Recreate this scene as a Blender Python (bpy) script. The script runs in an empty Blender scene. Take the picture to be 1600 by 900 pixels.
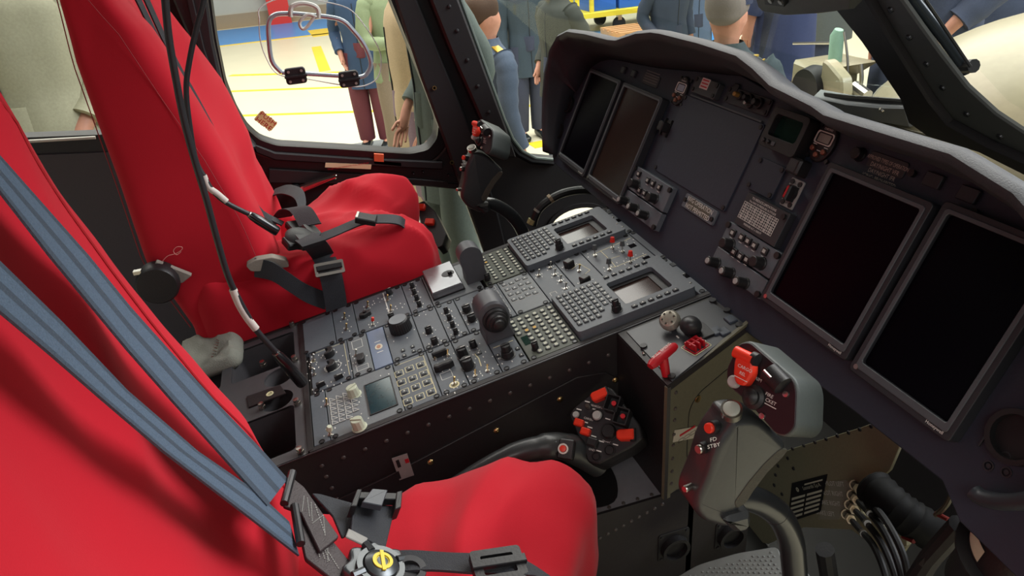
import bpy, math, random
from mathutils import Vector as V, Matrix, geometry, noise
random.seed(7)
SC = bpy.context.scene
COL = SC.collection
R = math.radians
# ---------------------------------------------------------------- camera
FOC = 1110.0
CAMPOS = V((0, 0, 2.2))
AX = V((0.9533, -0.2008, 0.2255)); AY = V((-0.2922, -0.4252, 0.8566)); AZ = V((-0.0761, -0.8825, -0.4641))
AX.normalize(); AY = (AY - AX*AY.dot(AX)).normalized(); AZ = AX.cross(AY)
if AZ.y > 0: AZ = -AZ
def wdir(cx, cy, cz):
    d = V((cx, cy, cz)); return V((AX.dot(d), AY.dot(d), AZ.dot(d)))
cd = bpy.data.cameras.new('camera'); cam = bpy.data.objects.new('camera', cd); COL.objects.link(cam)
r_, u_, b_ = wdir(1, 0, 0), wdir(0, -1, 0), wdir(0, 0, -1)
cam.matrix_world = Matrix(((r_.x, u_.x, b_.x, 0), (r_.y, u_.y, b_.y, 0), (r_.z, u_.z, b_.z, 2.2), (0, 0, 0, 1)))
cd.sensor_width = 36; cd.lens = 36*FOC/1600; cd.clip_start = .02; cd.clip_end = 200
SC.camera = cam
# ---------------------------------------------------------------- light and exposure
SC.view_settings.view_transform = 'Standard'; SC.view_settings.look = 'None'
SC.view_settings.gamma = 1; SC.view_settings.use_curve_mapping = False
SC.view_settings.exposure = 0.3
wd = bpy.data.worlds.new('hangar_air'); SC.world = wd; wd.use_nodes = True
wd.node_tree.nodes['Background'].inputs[0].default_value = (0.93, 0.96, 1.0, 1)
wd.node_tree.nodes['Background'].inputs[1].default_value = 0.27
def area(name, loc, target, sx, sy, energy, color=(1, 1, 1)):
    l = bpy.data.lights.new(name, 'AREA'); l.shape = 'RECTANGLE'; l.size = sx; l.size_y = sy; l.energy = energy; l.color = color
    o = bpy.data.objects.new(name, l); COL.objects.link(o); o.location = loc
    o.rotation_euler = (V(target)-V(loc)).to_track_quat('-Z', 'Y').to_euler(); return o
area('hangar_ceiling_lamps', (3, 9, 9), (3, 9, 0), 16, 14, 3300, (1, .98, .93))
area('hangar_bay_lamps', (-1.5, -3.6, 5.2), (0.1, 1.2, 1.3), 3.5, 2.0, 75, (1, .97, .93))
area('nose_bay_lamps', (4.6, 0.2, 4.6), (0.6, 1.1, 1.4), 2.4, 3, 290, (.93, .96, 1))
# ---------------------------------------------------------------- pixel helpers (frame 1600 x 900) -> points on real planes
def ray(px, py): return wdir(px-800, py-450, FOC)
def onp(px, py, p, n):
    r = ray(px, py); n = V(n); return CAMPOS + r*((n.dot(V(p)-CAMPOS))/n.dot(r))
def aX(px, py, x): return onp(px, py, (x, 0, 0), (1, 0, 0))
def aY(px, py, y): return onp(px, py, (0, y, 0), (0, 1, 0))
def aZ(px, py, z): return onp(px, py, (0, 0, z), (0, 0, 1))
th = R(10)
KN = V((-math.sin(th), 0, math.cos(th))); KU = V((math.cos(th), 0, math.sin(th)))
KD = KN.dot(CAMPOS) - .71
KO = KN*KD
def frame(x, y, z, o): return Matrix(((x[0], y[0], z[0], o[0]), (x[1], y[1], z[1], o[1]), (x[2], y[2], z[2], o[2]), (0, 0, 0, 1)))
KM = frame((0, -1, 0), KU, KN, KO)
def K(px, py, h=0.0):
    q = onp(px, py, KO + KN*h, KN); return (-q.y, q.dot(KU))
ph = R(25)
PW = V((math.sin(ph), 0, math.cos(ph))); PN = V((-math.cos(ph), 0, math.sin(ph))); PO = V((.607, 0, 1.586))
PM = frame((0, -1, 0), PW, PN, PO)
def P(px, py, h=0.0):
    q = onp(px, py, PO + PN*h, PN); return (-q.y, (q-PO).dot(PW))
def Kw(x, y, z=0): return KM @ V((x, y, z))
def Pw(x, y, z=0): return PM @ V((x, y, z))
# ---------------------------------------------------------------- materials
def lin(h):
    h = h.lstrip('#'); c = [int(h[i:i+2], 16)/255 for i in (0, 2, 4)]
    return tuple(((x+.055)/1.055)**2.4 if x > .04045 else x/12.92 for x in c) + (1,)
MATS = {}
def mat(name, col, rough=.5, metal=0, bump=0, scale=60, var=0.06, spec=.5, emit=None, trans=0, alpha=1, coat=0, sheen=0, ior=1.45, det=3):
    if name in MATS: return MATS[name]
    m = bpy.data.materials.new(name); m.use_nodes = True; nt = m.node_tree; b = nt.nodes['Principled BSDF']
    b.inputs['Roughness'].default_value = rough; b.inputs['Metallic'].default_value = metal
    b.inputs['Specular IOR Level'].default_value = spec; b.inputs['IOR'].default_value = ior
    b.inputs['Transmission Weight'].default_value = trans; b.inputs['Alpha'].default_value = alpha
    b.inputs['Coat Weight'].default_value = coat; b.inputs['Sheen Weight'].default_value = sheen
    c = lin(col)
    tc = nt.nodes.new('ShaderNodeTexCoord'); nz = nt.nodes.new('ShaderNodeTexNoise')
    nz.inputs['Scale'].default_value = scale; nz.inputs['Detail'].default_value = det
    nt.links.new(tc.outputs['Object'], nz.inputs['Vector'])
    mx = nt.nodes.new('ShaderNodeMix'); mx.data_type = 'RGBA'
    mx.inputs[6].default_value = tuple(x*(1-var*2) for x in c[:3]) + (1,); mx.inputs[7].default_value = tuple(min(1, x*(1+var*2)) for x in c[:3]) + (1,)
    nt.links.new(nz.outputs['Fac'], mx.inputs[0]); nt.links.new(mx.outputs[2], b.inputs['Base Color'])
    if bump:
        bp = nt.nodes.new('ShaderNodeBump'); bp.inputs['Strength'].default_value = bump; bp.inputs['Distance'].default_value = .002
        nt.links.new(nz.outputs['Fac'], bp.inputs['Height']); nt.links.new(bp.outputs['Normal'], b.inputs['Normal'])
    if emit:
        b.inputs['Emission Color'].default_value = lin(emit[0]); b.inputs['Emission Strength'].default_value = emit[1]
    MATS[name] = m; return m
BLACK = mat('black_plastic', '#1c1b1c', .45, bump=.15, scale=300)
SHELL = mat('black_painted_shell', '#232021', .5, bump=.1, scale=200)
RUBBER = mat('black_rubber', '#121113', .6)
DKBODY = mat('console_black_paint', '#211d1e', .5, bump=.15, scale=120)
FACE = mat('panel_grey_black', '#5a5f65', .5, bump=.08, scale=200)
FACE2 = mat('panel_mid_grey', '#6c7073', .45, bump=.05, scale=200)
FACE3 = mat('panel_blue_grey', '#66728a', .35)
KEYM = mat('key_grey', '#4c5052', .45)
KEYD = mat('key_dark', '#2c2e31', .45)
KEYL = mat('key_label_plastic', '#b9baa8', .5)
WHITE = mat('white_print', '#d8d6cf', .6, var=0)
CREAMP = mat('cream_print', '#d9cfa4', .6, var=0)
METAL = mat('brushed_steel', '#b8b4ac', .28, 1)
BRASS = mat('brass_stud', '#b79a68', .32, 1)
DKMET = mat('dark_steel', '#4a4a4c', .35, .8)
REDP = mat('red_guard_plastic', '#d8341f', .38, var=.02)
REDD = mat('deep_red_plastic', '#b81a26', .38, var=.02)
IPM = mat('instrument_panel_grey', '#262c38', .55, bump=.1, scale=220)
BEZEL = mat('display_bezel_grey', '#27282c', .45)
BEZL = mat('display_bezel_edge', '#4a4d51', .4)
SCRN = mat('display_glass_black', '#07050a', .22, var=0, spec=.05)
SCRB = mat('display_glass_brown_reflection', '#2c1f1a', .2, var=0, spec=.35)  # brown reflection put into the glass colour
SCRG = mat('green_lcd_and_reflection', '#0f2b22', .12, var=.1)
SCRT = mat('teal_lcd_glass', '#123138', .15, var=.2, scale=90)
OLIVE = mat('olive_grey_paint_lit', '#8a856c', .5, bump=.15, scale=150)  # pedestal olive lightened, foot-well light put into the colour
OLIVE2 = mat('pedestal_olive_paint', '#5f5b49', .5, bump=.15, scale=150)
RIV = mat('rivet_paint', '#48423f', .35)
GREYSH = mat('light_grey_shelf', '#77767a', .6)
HOOD = mat('glareshield_vinyl', '#35373c', .55, bump=.25, scale=500)
# ---------------------------------------------------------------- mesh builder
_txt = {}
def text_geo(s):
    if s in _txt: return _txt[s]
    c = bpy.data.curves.new('t', 'FONT'); c.body = s; c.align_x = 'CENTER'; c.align_y = 'CENTER'; c.resolution_u = 2
    o = bpy.data.objects.new('t', c); COL.objects.link(o)
    dg = bpy.context.evaluated_depsgraph_get(); me = o.evaluated_get(dg).to_mesh()
    g = ([tuple(v.co) for v in me.vertices], [tuple(p.vertices) for p in me.polygons])
    o.evaluated_get(dg).to_mesh_clear(); bpy.data.objects.remove(o); bpy.data.curves.remove(c)
    _txt[s] = g; return g
def rrect(x0, x1, y0, y1, r, n=4):
    r = min(r, (x1-x0)/2*.999, (y1-y0)/2*.999); o = []
    for cx, cy, a0 in ((x1-r, y1-r, 0), (x0+r, y1-r, 90), (x0+r, y0+r, 180), (x1-r, y0+r, 270)):
        for k in range(n+1): a = R(a0+90*k/n); o.append((cx+r*math.cos(a), cy+r*math.sin(a)))
    return o
def round_poly(pts, r, n=4):
    out = []; N = len(pts); rr = r if isinstance(r, (list, tuple)) else [r]*N
    for i in range(N):
        p0, p1, p2 = V(pts[i-1]), V(pts[i]), V(pts[(i+1) % N]); a = (p0-p1); b = (p2-p1); la, lb = a.length, b.length
        d = min(rr[i], la*.49, lb*.49)
        if d <= 1e-6: out.append(tuple(p1)); continue
        A, B = p1+a/la*d, p1+b/lb*d
        for k in range(n+1):
            t = k/n; out.append(tuple(A*(1-t)**2 + p1*2*t*(1-t) + B*t*t))
    return out
def ccw(p):
    s = sum(p[i-1][0]*p[i][1]-p[i][0]*p[i-1][1] for i in range(len(p))); return list(p) if s > 0 else list(p)[::-1]
class MB:
    def __init__(s, m=None, M=None): s.v = []; s.f = []; s.mi = []; s.mats = []; s.M = M or Matrix.Identity(4); s.cur = m or BLACK
    def use(s, m): s.cur = m; return s
    def add(s, vs, fs, M=None):
        T = s.M @ M if M is not None else s.M
        n = len(s.v); s.v += [T @ V(p) for p in vs]
        if s.cur not in s.mats: s.mats.append(s.cur)
        k = s.mats.index(s.cur)
        for f in fs: s.f.append(tuple(i+n for i in f)); s.mi.append(k)
        return s
    def prism(s, pts, z0, z1, ch=0, M=None):
        pts = ccw(pts); n = len(pts)
        if ch <= 0: rings = [(pts, z0), (pts, z1)]
        else:
            cx = sum(p[0] for p in pts)/n; cy = sum(p[1] for p in pts)/n
            ins = []
            for i in range(n):
                a, b, c = V(pts[i-1]).to_2d(), V(pts[i]).to_2d(), V(pts[(i+1) % n]).to_2d()
                d1 = (b-a); d2 = (c-b)
                d1 = d1.normalized() if d1.length > 1e-9 else d2.normalized(); d2 = d2.normalized() if d2.length > 1e-9 else d1
                nn = V((-(d1.y+d2.y), d1.x+d2.x)); nn = nn.normalized() if nn.length > 1e-6 else V((0, 0))
                ins.append((b.x+nn.x*ch, b.y+nn.y*ch))
            rings = [(pts, z0), (pts, z1-ch if z1 > z0 else z1+ch), (ins, z1)]
        vs = [(p[0], p[1], z) for r, z in rings for p in r]; fs = []
        for k in range(len(rings)-1):
            for i in range(n): j = (i+1) % n; fs.append((k*n+i, k*n+j, (k+1)*n+j, (k+1)*n+i))
        fs.append(tuple(range(n))[::-1]); fs.append(tuple((len(rings)-1)*n+i for i in range(n)))
        return s.add(vs, fs, M)
    def box(s, x0, x1, y0, y1, z0, z1, ch=0, M=None, r=0):
        return s.prism(rrect(x0, x1, y0, y1, r) if r else [(x0, y0), (x1, y0), (x1, y1), (x0, y1)], z0, z1, ch, M)
    def lathe(s, prof, x=0, y=0, seg=20, M=None, star=0, nstar=0):
        vs = []; fs = []; n = len(prof)
        for k in range(seg):
            a = 2*math.pi*k/seg
            for r, z in prof:
                q = r*(1+(star if (nstar and k % 2) else 0)) ; vs.append((x+q*math.cos(a), y+q*math.sin(a), z))
        for k in range(seg):
            k2 = (k+1) % seg
            for i in range(n-1): fs.append((k*n+i, k2*n+i, k2*n+i+1, k*n+i+1))
        if prof[0][0] > 1e-6: fs.append(tuple(k*n for k in range(seg))[::-1])
        if prof[-1][0] > 1e-6: fs.append(tuple(k*n+n-1 for k in range(seg)))
        return s.add(vs, fs, M)
    def cyl(s, x, y, z0, z1, r, r2=None, seg=16, ch=0, M=None):
        r2 = r if r2 is None else r2
        return s.lathe([(r, z0), (r2, z1-ch), (r2-ch, z1)] if ch else [(r, z0), (r2, z1)], x, y, seg, M)
    def ring(s, x, y, z0, z1, ro, ri, seg=20, M=None):
        return s.lathe([(ri, z0), (ro, z0), (ro, z1), (ri, z1), (ri, z0)], x, y, seg, M)
    def frameP(s, outer, inner, z0, z1, M=None):
        # flat ring with equal count outlines
        outer, inner = ccw(outer), ccw(inner); n = len(outer); vs = [(p[0], p[1], z) for r, z in ((outer, z0), (outer, z1), (inner, z1), (inner, z0)) for p in r]; fs = []
        for k in range(4):
            for i in range(n): j = (i+1) % n; a, b = k*n, ((k+1) % 4)*n; fs.append((a+i, a+j, b+j, b+i))
        return s.add(vs, fs, M)
    def tube(s, pts, r, seg=10, caps=True, M=None, flat=1):
        pts = [V(p) for p in pts]; n = len(pts); rr = r if isinstance(r, (list, tuple)) else [r]*n
        vs = []; fs = []; t0 = (pts[1]-pts[0]).normalized(); up = V((0, 0, 1)) if abs(t0.z) < .9 else V((1, 0, 0))
        nx = t0.cross(up).normalized()
        for i, p in enumerate(pts):
            t = ((pts[min(i+1, n-1)]-pts[max(i-1, 0)])).normalized(); nx = (nx - t*nx.dot(t)).normalized(); ny = t.cross(nx)
            for k in range(seg): a = 2*math.pi*k/seg; vs.append(p+nx*math.cos(a)*rr[i]+ny*math.sin(a)*rr[i]*flat)
        for i in range(n-1):
            for k in range(seg): k2 = (k+1) % seg; fs.append((i*seg+k, i*seg+k2, (i+1)*seg+k2, (i+1)*seg+k))
        if caps: fs.append(tuple(range(seg))[::-1]); fs.append(tuple((n-1)*seg+k for k in range(seg)))
        return s.add(vs, fs, M)
    def edges_ribbon(s, A, B, t, nrm, M=None):
        # solid strip between edge polylines A and B, thickness t along -nrm
        n = len(A); nrm = V(nrm).normalized(); vs = []
        for a, b in zip(A, B): vs += [V(a), V(b), V(b)-nrm*t, V(a)-nrm*t]
        fs = [(0, 1, 2, 3), tuple(4*(n-1)+k for k in (3, 2, 1, 0))]
        for i in range(n-1):
            for k in range(4): k2 = (k+1) % 4; fs.append((4*i+k, 4*(i+1)+k, 4*(i+1)+k2, 4*i+k2))
        return s.add(vs, fs, M)
    def strap(s, pts, wdirs, w, t, M=None):
        n = len(pts); vs = []
        pts = [V(p) for p in pts]; wd = [V(x).normalized() for x in (wdirs if isinstance(wdirs, list) else [wdirs]*n)]
        for i, p in enumerate(pts):
            T = (pts[min(i+1, n-1)]-pts[max(i-1, 0)]).normalized(); N = T.cross(wd[i]).normalized()
            vs += [p+wd[i]*w/2+N*t/2, p-wd[i]*w/2+N*t/2, p-wd[i]*w/2-N*t/2, p+wd[i]*w/2-N*t/2]
        fs = [(0, 1, 2, 3)[::-1], tuple(4*(n-1)+k for k in (0, 1, 2, 3))]
        for i in range(n-1):
            for k in range(4): k2 = (k+1) % 4; fs.append((4*i+k, 4*i+k2, 4*(i+1)+k2, 4*(i+1)+k))
        return s.add(vs, fs, M)
    def grid(s, fn, nu, nv, closeu=False, capv=False, M=None):
        vs = [fn(i/(nu if closeu else nu-1), j/(nv-1)) for j in range(nv) for i in range(nu)]; fs = []
        for j in range(nv-1):
            for i in range(nu if closeu else nu-1):
                i2 = (i+1) % nu; fs.append((j*nu+i, j*nu+i2, (j+1)*nu+i2, (j+1)*nu+i))
        if capv: fs.append(tuple(range(nu))[::-1]); fs.append(tuple((nv-1)*nu+i for i in range(nu)))
        return s.add(vs, fs, M)
    def text(s, t, x, y, size, z=0, rot=0, M=None, sx=1):
        vs, fs = text_geo(t); c, q = math.cos(rot), math.sin(rot)
        return s.add([(x+(a*sx*c-b*q)*size, y+(a*sx*q+b*c)*size, z) for a, b, _ in vs], fs, M)
    def plate_holes(s, outer, holes, z0, z1, M=None):
        loops = [ccw(outer)] + [ccw(h)[::-1] for h in holes]
        tris = geometry.tessellate_polygon([[V((p[0], p[1], 0)) for p in l] for l in loops])
        flat = [p for l in loops for p in l]; n = len(flat)
        vs = [(p[0], p[1], z0) for p in flat] + [(p[0], p[1], z1) for p in flat]; fs = []
        for t in tris:
            a, b, c = (V(flat[i]) for i in t)
            if (b-a).to_3d().cross((c-a).to_3d()).z < 0: t = t[::-1]
            fs.append(tuple(t)[::-1]); fs.append(tuple(i+n for i in t))
        o = 0
        for l in loops:
            for i in range(len(l)): j = (i+1) % len(l); fs.append((o+i, o+j, o+j+n, o+i+n))
            o += len(l)
        return s.add(vs, fs, M)
    def rbox(s, c, size, r, n=10, warp=None, M=None):
        # rounded box as a subdivided cube; warp(p)->p
        hx, hy, hz = [k/2 for k in size]; vs = {}; vl = []; fs = []
        def vid(p):
            k = tuple(round(x, 5) for x in p)
            if k not in vs:
                q = V(p); q = V((q.x*hx, q.y*hy, q.z*hz)); inn = V((max(-hx+r, min(hx-r, q.x)), max(-hy+r, min(hy-r, q.y)), max(-hz+r, min(hz-r, q.z))))
                d = q-inn
                if d.length > 1e-9: q = inn+d.normalized()*r
                q += V(c)
                if warp: q = warp(q)
                vs[k] = len(vl); vl.append(q)
            return vs[k]
        for ax in range(3):
            for sg in (-1, 1):
                for i in range(n):
                    for j in range(n):
                        cs = []
                        for a, b in ((0, 0), (1, 0), (1, 1), (0, 1)):
                            p = [0, 0, 0]; p[ax] = sg; p[(ax+1) % 3] = -1+2*(i+a)/n; p[(ax+2) % 3] = -1+2*(j+b)/n; cs.append(vid(p))
                        fs.append(tuple(cs) if sg > 0 else tuple(cs)[::-1])
        return s.add(vl, fs, M)
    def build(s, name, parent=None, world=False, angle=35, loc=None, props=None, bevel=0):
        me = bpy.data.meshes.new(name); vs = s.v
        o = None
        if parent is not None:
            if world:
                inv = wm(parent).inverted(); vs = [inv @ p for p in vs]
            L = V((0, 0, 0))
            if loc is not None: L = V(loc)
        else:
            if loc is None:
                xs = [p.x for p in vs]; ys = [p.y for p in vs]; zs = [p.z for p in vs]
                L = V(((min(xs)+max(xs))/2, (min(ys)+max(ys))/2, min(zs)))
            else: L = V(loc)
            vs = [p-L for p in vs]
        me.from_pydata([tuple(p) for p in vs], [], s.f); me.update()
        for m in s.mats: me.materials.append(m)
        me.polygons.foreach_set('material_index', s.mi); me.validate()
        me.shade_smooth()
        try: me.set_sharp_from_angle(angle=R(angle))
        except Exception: pass
        o = bpy.data.objects.new(name, me); COL.objects.link(o)
        o.location = L
        if parent is not None: o.parent = parent
        LOCALS[o.name] = Matrix.Translation(L)
        if props:
            for k, v in props.items(): o[k] = v
        if bevel:
            bm = o.modifiers.new('edge', 'BEVEL'); bm.width = bevel; bm.segments = 2; bm.limit_method = 'ANGLE'; bm.angle_limit = R(40)
        return o
LOCALS = {}
def wm(o):
    M = LOCALS[o.name]
    while o.parent is not None: o = o.parent; M = LOCALS[o.name] @ M
    return M
def empty(name, M, label, cat, group=None):
    o = bpy.data.objects.new(name, None); COL.objects.link(o); o.empty_display_size = .05
    if not isinstance(M, Matrix): M = Matrix.Translation(V(M))
    o.matrix_world = M; LOCALS[o.name] = M.copy(); o['label'] = label; o['category'] = cat
    if group: o['group'] = group
    return o
def tag(o, label, cat, group=None):
    o['label'] = label; o['category'] = cat
    if group: o['group'] = group
    return o
def structure(o): o['kind'] = 'structure'; return o
def inst(src, parent, loc, rotz=0, scale=None, label=None):
    """another instance of a part mesh under parent, in the parent's frame"""
    o = bpy.data.objects.new(src.name.split('.')[0], src.data); COL.objects.link(o); o.parent = parent
    o.location = loc; o.rotation_euler = (0, 0, rotz)
    if scale: o.scale = scale
    if label: o['label'] = label
    return o
def spline(pts, n=8):
    pts = [V(p) for p in pts]; out = []; N = len(pts)
    for i in range(N-1):
        p0, p1, p2, p3 = pts[max(i-1, 0)], pts[i], pts[i+1], pts[min(i+2, N-1)]
        for k in range(n):
            t = k/n; out.append(.5*((2*p1)+(p2-p0)*t+(2*p0-5*p1+4*p2-p3)*t*t+(3*p1-p0-3*p2+p3)*t**3))
    out.append(pts[-1]); return out
def basis(z, up=(0, 0, 1), o=(0, 0, 0)):
    z = V(z).normalized(); x = V(up).cross(z).normalized(); y = z.cross(x); return frame(x, y, z, o)
def lerp_tab(tab, x):
    if x <= tab[0][0]: return tab[0][1]
    for (a, va), (b, vb) in zip(tab, tab[1:]):
        if x <= b: return va+(vb-va)*(x-a)/(b-a)
    return tab[-1][1]
def inset_ring(pts, d):
    n = len(pts); out = []
    for i in range(n):
        a, b, c = V(pts[i-1]), V(pts[i]), V(pts[(i+1) % n]); d1 = (b-a); d2 = (c-b)
        d1 = d1.normalized() if d1.length > 1e-9 else d2.normalized(); d2 = d2.normalized() if d2.length > 1e-9 else d1
        nn = V((-(d1.y+d2.y), d1.x+d2.x)); nn = nn.normalized() if nn.length > 1e-6 else V((0, 0)); out.append((b.x+nn.x*d, b.y+nn.y*d))
    return out
def pillow(mb, pts, z0, z1, r, n=5, M=None, both=True):
    """outline extruded from z0 to z1 with edges rounded by r"""
    pts = ccw(pts); rings = []; N = len(pts)
    if both:
        for k in range(n): a = math.pi/2*k/n; rings.append((inset_ring(pts, r*(1-math.sin(a))), z0+r*(1-math.cos(a))))
    else: rings.append((pts, z0))
    for k in range(n+1): a = math.pi/2*k/n; rings.append((inset_ring(pts, r*(1-math.cos(a))), z1-r+r*math.sin(a)))
    vs = [(p[0], p[1], z) for rg, z in rings for p in rg]; fs = []
    for k in range(len(rings)-1):
        for i in range(N): j = (i+1) % N; fs.append((k*N+i, k*N+j, (k+1)*N+j, (k+1)*N+i))
    fs.append(tuple(range(N))[::-1]); fs.append(tuple((len(rings)-1)*N+i for i in range(N)))
    return mb.add(vs, fs, M)
def pane_mat(name, tint='#fafcfb', gl=.06):
    m = bpy.data.materials.new(name); m.use_nodes = True; nt = m.node_tree; nt.nodes.clear()
    o = nt.nodes.new('ShaderNodeOutputMaterial'); t = nt.nodes.new('ShaderNodeBsdfTransparent'); g = nt.nodes.new('ShaderNodeBsdfGlossy'); x = nt.nodes.new('ShaderNodeMixShader')
    t.inputs[0].default_value = lin(tint); g.inputs['Roughness'].default_value = .03
    fr = nt.nodes.new('ShaderNodeFresnel'); fr.inputs[0].default_value = 1.35
    mu = nt.nodes.new('ShaderNodeMath'); mu.operation = 'MULTIPLY'; mu.inputs[1].default_value = .03; nt.links.new(fr.outputs[0], mu.inputs[0]); nt.links.new(mu.outputs[0], x.inputs[0]); nt.links.new(t.outputs[0], x.inputs[1]); nt.links.new(g.outputs[0], x.inputs[2]); nt.links.new(x.outputs[0], o.inputs[0]); return m
PANE = pane_mat('clear_window_plastic')
# ================================================================ HANGAR
FLM = mat('hangar_floor_cream', '#cfc8ae', .35, bump=.03, scale=3, var=.03)
WLM = mat('hangar_wall_panels', '#a9a69c', .7, var=.04, scale=2)
b = MB(FLM); b.box(-14, 26, -8, 30, -.1, 0); structure(b.build('floor'))
b = MB(WLM)
for k in range(20): b.box(-14+k*2, -12.03+k*2, 22.3, 22.5, 0, 9)
b.use(mat('hangar_wall_base', '#8f7e68', .8)).box(-14, 26, 22.25, 22.3, 0, .35)
structure(b.build('wall_port'))
b = MB(WLM); b.box(25.8, 26, -8, 22.5, 0, 9); structure(b.build('wall_front'))
b = MB(mat('hangar_roof', '#c9cac8', .8)); b.box(-14, 26, -8, 22.5, 9.6, 9.7); structure(b.build('ceiling'))
RC = mat('red_column_paint', '#c8322c', .5)
p = aZ(425, 48, 0); b = MB(RC); b.box(p.x-.02, p.x+.55, 21.9, 22.2, 0, 8); structure(b.build('trim_1'))
b = MB(mat('blue_floor_paint', '#3f86c9', .35)); b.box(-14, 26, 18.7, 22.0, 0, .004); structure(b.build('trim_2'))
b = MB(MATS['blue_floor_paint']); b.prism([tuple(aZ(*q, 0))[:2] for q in ((900, 62), (1125, 64), (1125, 50), (900, 48))], 0, .003); structure(b.build('trim_30'))
YL = mat('yellow_floor_paint', '#e6c22c', .4)
def stripe(n, a, c, w):
    a, c = V(a), V(c); d = (c-a).normalized(); s = V((-d.y, d.x, 0))*w/2
    b = MB(YL); b.prism([(a+s)[:2], (a-s)[:2], (c-s)[:2], (c+s)[:2]], 0, .005); structure(b.build('trim_%d' % n))
stripe(3, aZ(360, 118, 0), aZ(600, 111, 0), .13); stripe(4, aZ(360, 143, 0), aZ(600, 134, 0), .10); stripe(5, aZ(375, 181, 0), aZ(900, 163, 0), .09)
stripe(6, aZ(494, 73, 0), aZ(508, 111, 0), .2); stripe(7, (-14, 18.62, 0), (26, 18.62, 0), .16); stripe(8, aZ(830, 228, 0), aZ(900, 215, 0), .22); stripe(9, aZ(496, 46, 0), aZ(506, 56, 0), .5)
stripe(10, aZ(600, 60, 0), aZ(1040, 62, 0), .1)
# ================================================================ COCKPIT SHELL
WX = frame((1, 0, 0), (0, 0, 1), (0, -1, 0), (0, 1.95, 0))
def w2(px, py): q = aY(px, py, 1.95); return (q.x, q.z)
def W2(L): return [w2(*q) for q in L]
H1 = round_poly(W2([(322, -60), (338, 60), (352, 130), (368, 170), (385, 199), (405, 217), (432, 226), (540, 232), (640, 239), (668, 233), (682, 215), (684, 190), (676, 165), (650, 100), (610, 0), (588, -60)]), .012, 2)
H3 = round_poly(W2([(560, 280), (735, 296), (778, 392), (768, 450), (560, 450)]), .015, 2)
H4 = round_poly(W2([(-400, -120), (180, -140), (235, 150), (215, 208), (-400, 232)]), .02, 2)
cc = w2(903, 352); H5 = [(cc[0]+.095*math.cos(R(a)), cc[1]+.060*math.sin(R(a))) for a in range(0, 360, 12)]
notch = W2([(697, -60), (719, 0), (760, 112), (786, 185), (800, 217), (815, 236), (836, 247), (870, 250)])
outer = [(-1.6, .75), (1.35, .75), (1.35, 1.50), (notch[-1][0]+.5, notch[-1][1]-.01)] + notch[::-1] + [(notch[0][0], 2.32), (-1.6, 2.32)]
b = MB(SHELL); b.plate_holes(outer, [H1, H3, H4, H5], -.055, 0, M=WX); structure(b.build('wall_left'))
TRIM = mat('rubber_window_seal', '#151314', .35)
def lipring(name, hole, w, z, m, lift=.012):
    ho = inset_ring(ccw(hole), -w); b = MB(m); b.frameP(ho, ccw(hole), z, z+lift, M=WX); return structure(b.build(name))
lipring('trim_11', H1, .030, -.002, TRIM, .014); lipring('trim_12', inset_ring(ccw(H1), -.034), .006, 0, mat('seal_edge', '#3c3836', .3), .010)
lipring('trim_13', H3, .014, 0, SHELL, .010)
lipring('trim_24', H5, .014, 0, SHELL, .008)
b = MB(mat('green_grey_edge', '#5d655f', .35)); L = [V((x, z, .004)) for x, z in notch]; b.tube([WX @ p for p in L], .006, 8); structure(b.build('trim_14'))
b = MB(TRIM); b.tube([WX @ (p+V((-.014, -.006, .002))) for p in L], .008, 8); structure(b.build('trim_15'))
# panes
def pane(name, hole, z=-.03):
    b = MB(PANE); b.prism(inset_ring(ccw(hole), -.01), z, z+.003, M=WX); return structure(b.build(name))
pane('window_1', H1); pane('window_2', H3); pane('window_3', H4)
b = MB(PANE); b.prism(W2([(697, -60), (719, 0), (760, 112), (786, 185), (800, 217), (815, 236), (836, 247), (870, 250)]) + [(1.3, 1.56), (1.3, 2.3)], -.03, -.027, M=WX); structure(b.build('window_4'))
# bright edge and rail under the rear window
b = MB(mat('pale_window_edge', '#cfccc0', .4)); b.tube([WX @ V((*w2(-60, 226), .006)), WX @ V((*w2(150, 214), .006))], .004, 8); structure(b.build('trim_16'))
b = MB(mat('rear_wall_lining', '#4a484a', .7, bump=.2, scale=300)); b.prism(W2([(-400, 260), (300, 232), (420, 520), (-400, 640)]), 0, .006, M=WX); structure(b.build('trim_17'))
# beams on the port side: door post and sill
b = MB(SHELL)
def beam(pts, z0, z1, ch=.006): b.prism(W2(pts), z0, z1, ch, M=WX)
beam([(628, -50), (650, 0), (700, 120), (745, 232), (775, 330), (790, 395), (755, 395), (720, 300), (695, 228), (655, 120), (610, -15)], .0, .030)
beam([(655, -50), (690, -50), (712, 0), (785, 195), (800, 240), (770, 240), (740, 170), (700, 80), (668, 0)], .0, .045)
beam([(395, 222), (430, 235), (560, 244), (690, 250), (690, 262), (560, 256), (430, 248), (400, 236)], .0, .020, .004)
beam([(420, 262), (560, 270), (700, 282), (700, 292), (640, 288), (420, 284)], .0, .012, .003)
for q in ((708, 45), (724, 90), (740, 130), (757, 170), (696, 8)):
    x, z = w2(*q); rivets_M = WX; b.lathe([(.006, .044), (.005, .048), (.0001, .050)], x, z, 10, M=WX)
for q in ((645, 270), (700, 273), (660, 268)): x, z = w2(*q); b.lathe([(.004, .0), (.003, .013), (.0001, .015)], x, z, 10, M=WX)
structure(b.build('trim_18'))
b = MB(BRASS)
for q, z in (((675, 134), .031), ((702, 249), .031)):
    x, y = w2(*q); b.ring(x, y, z, z+.003, .006, .0035, 12, M=WX)
structure(b.build('trim_19'))
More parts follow.
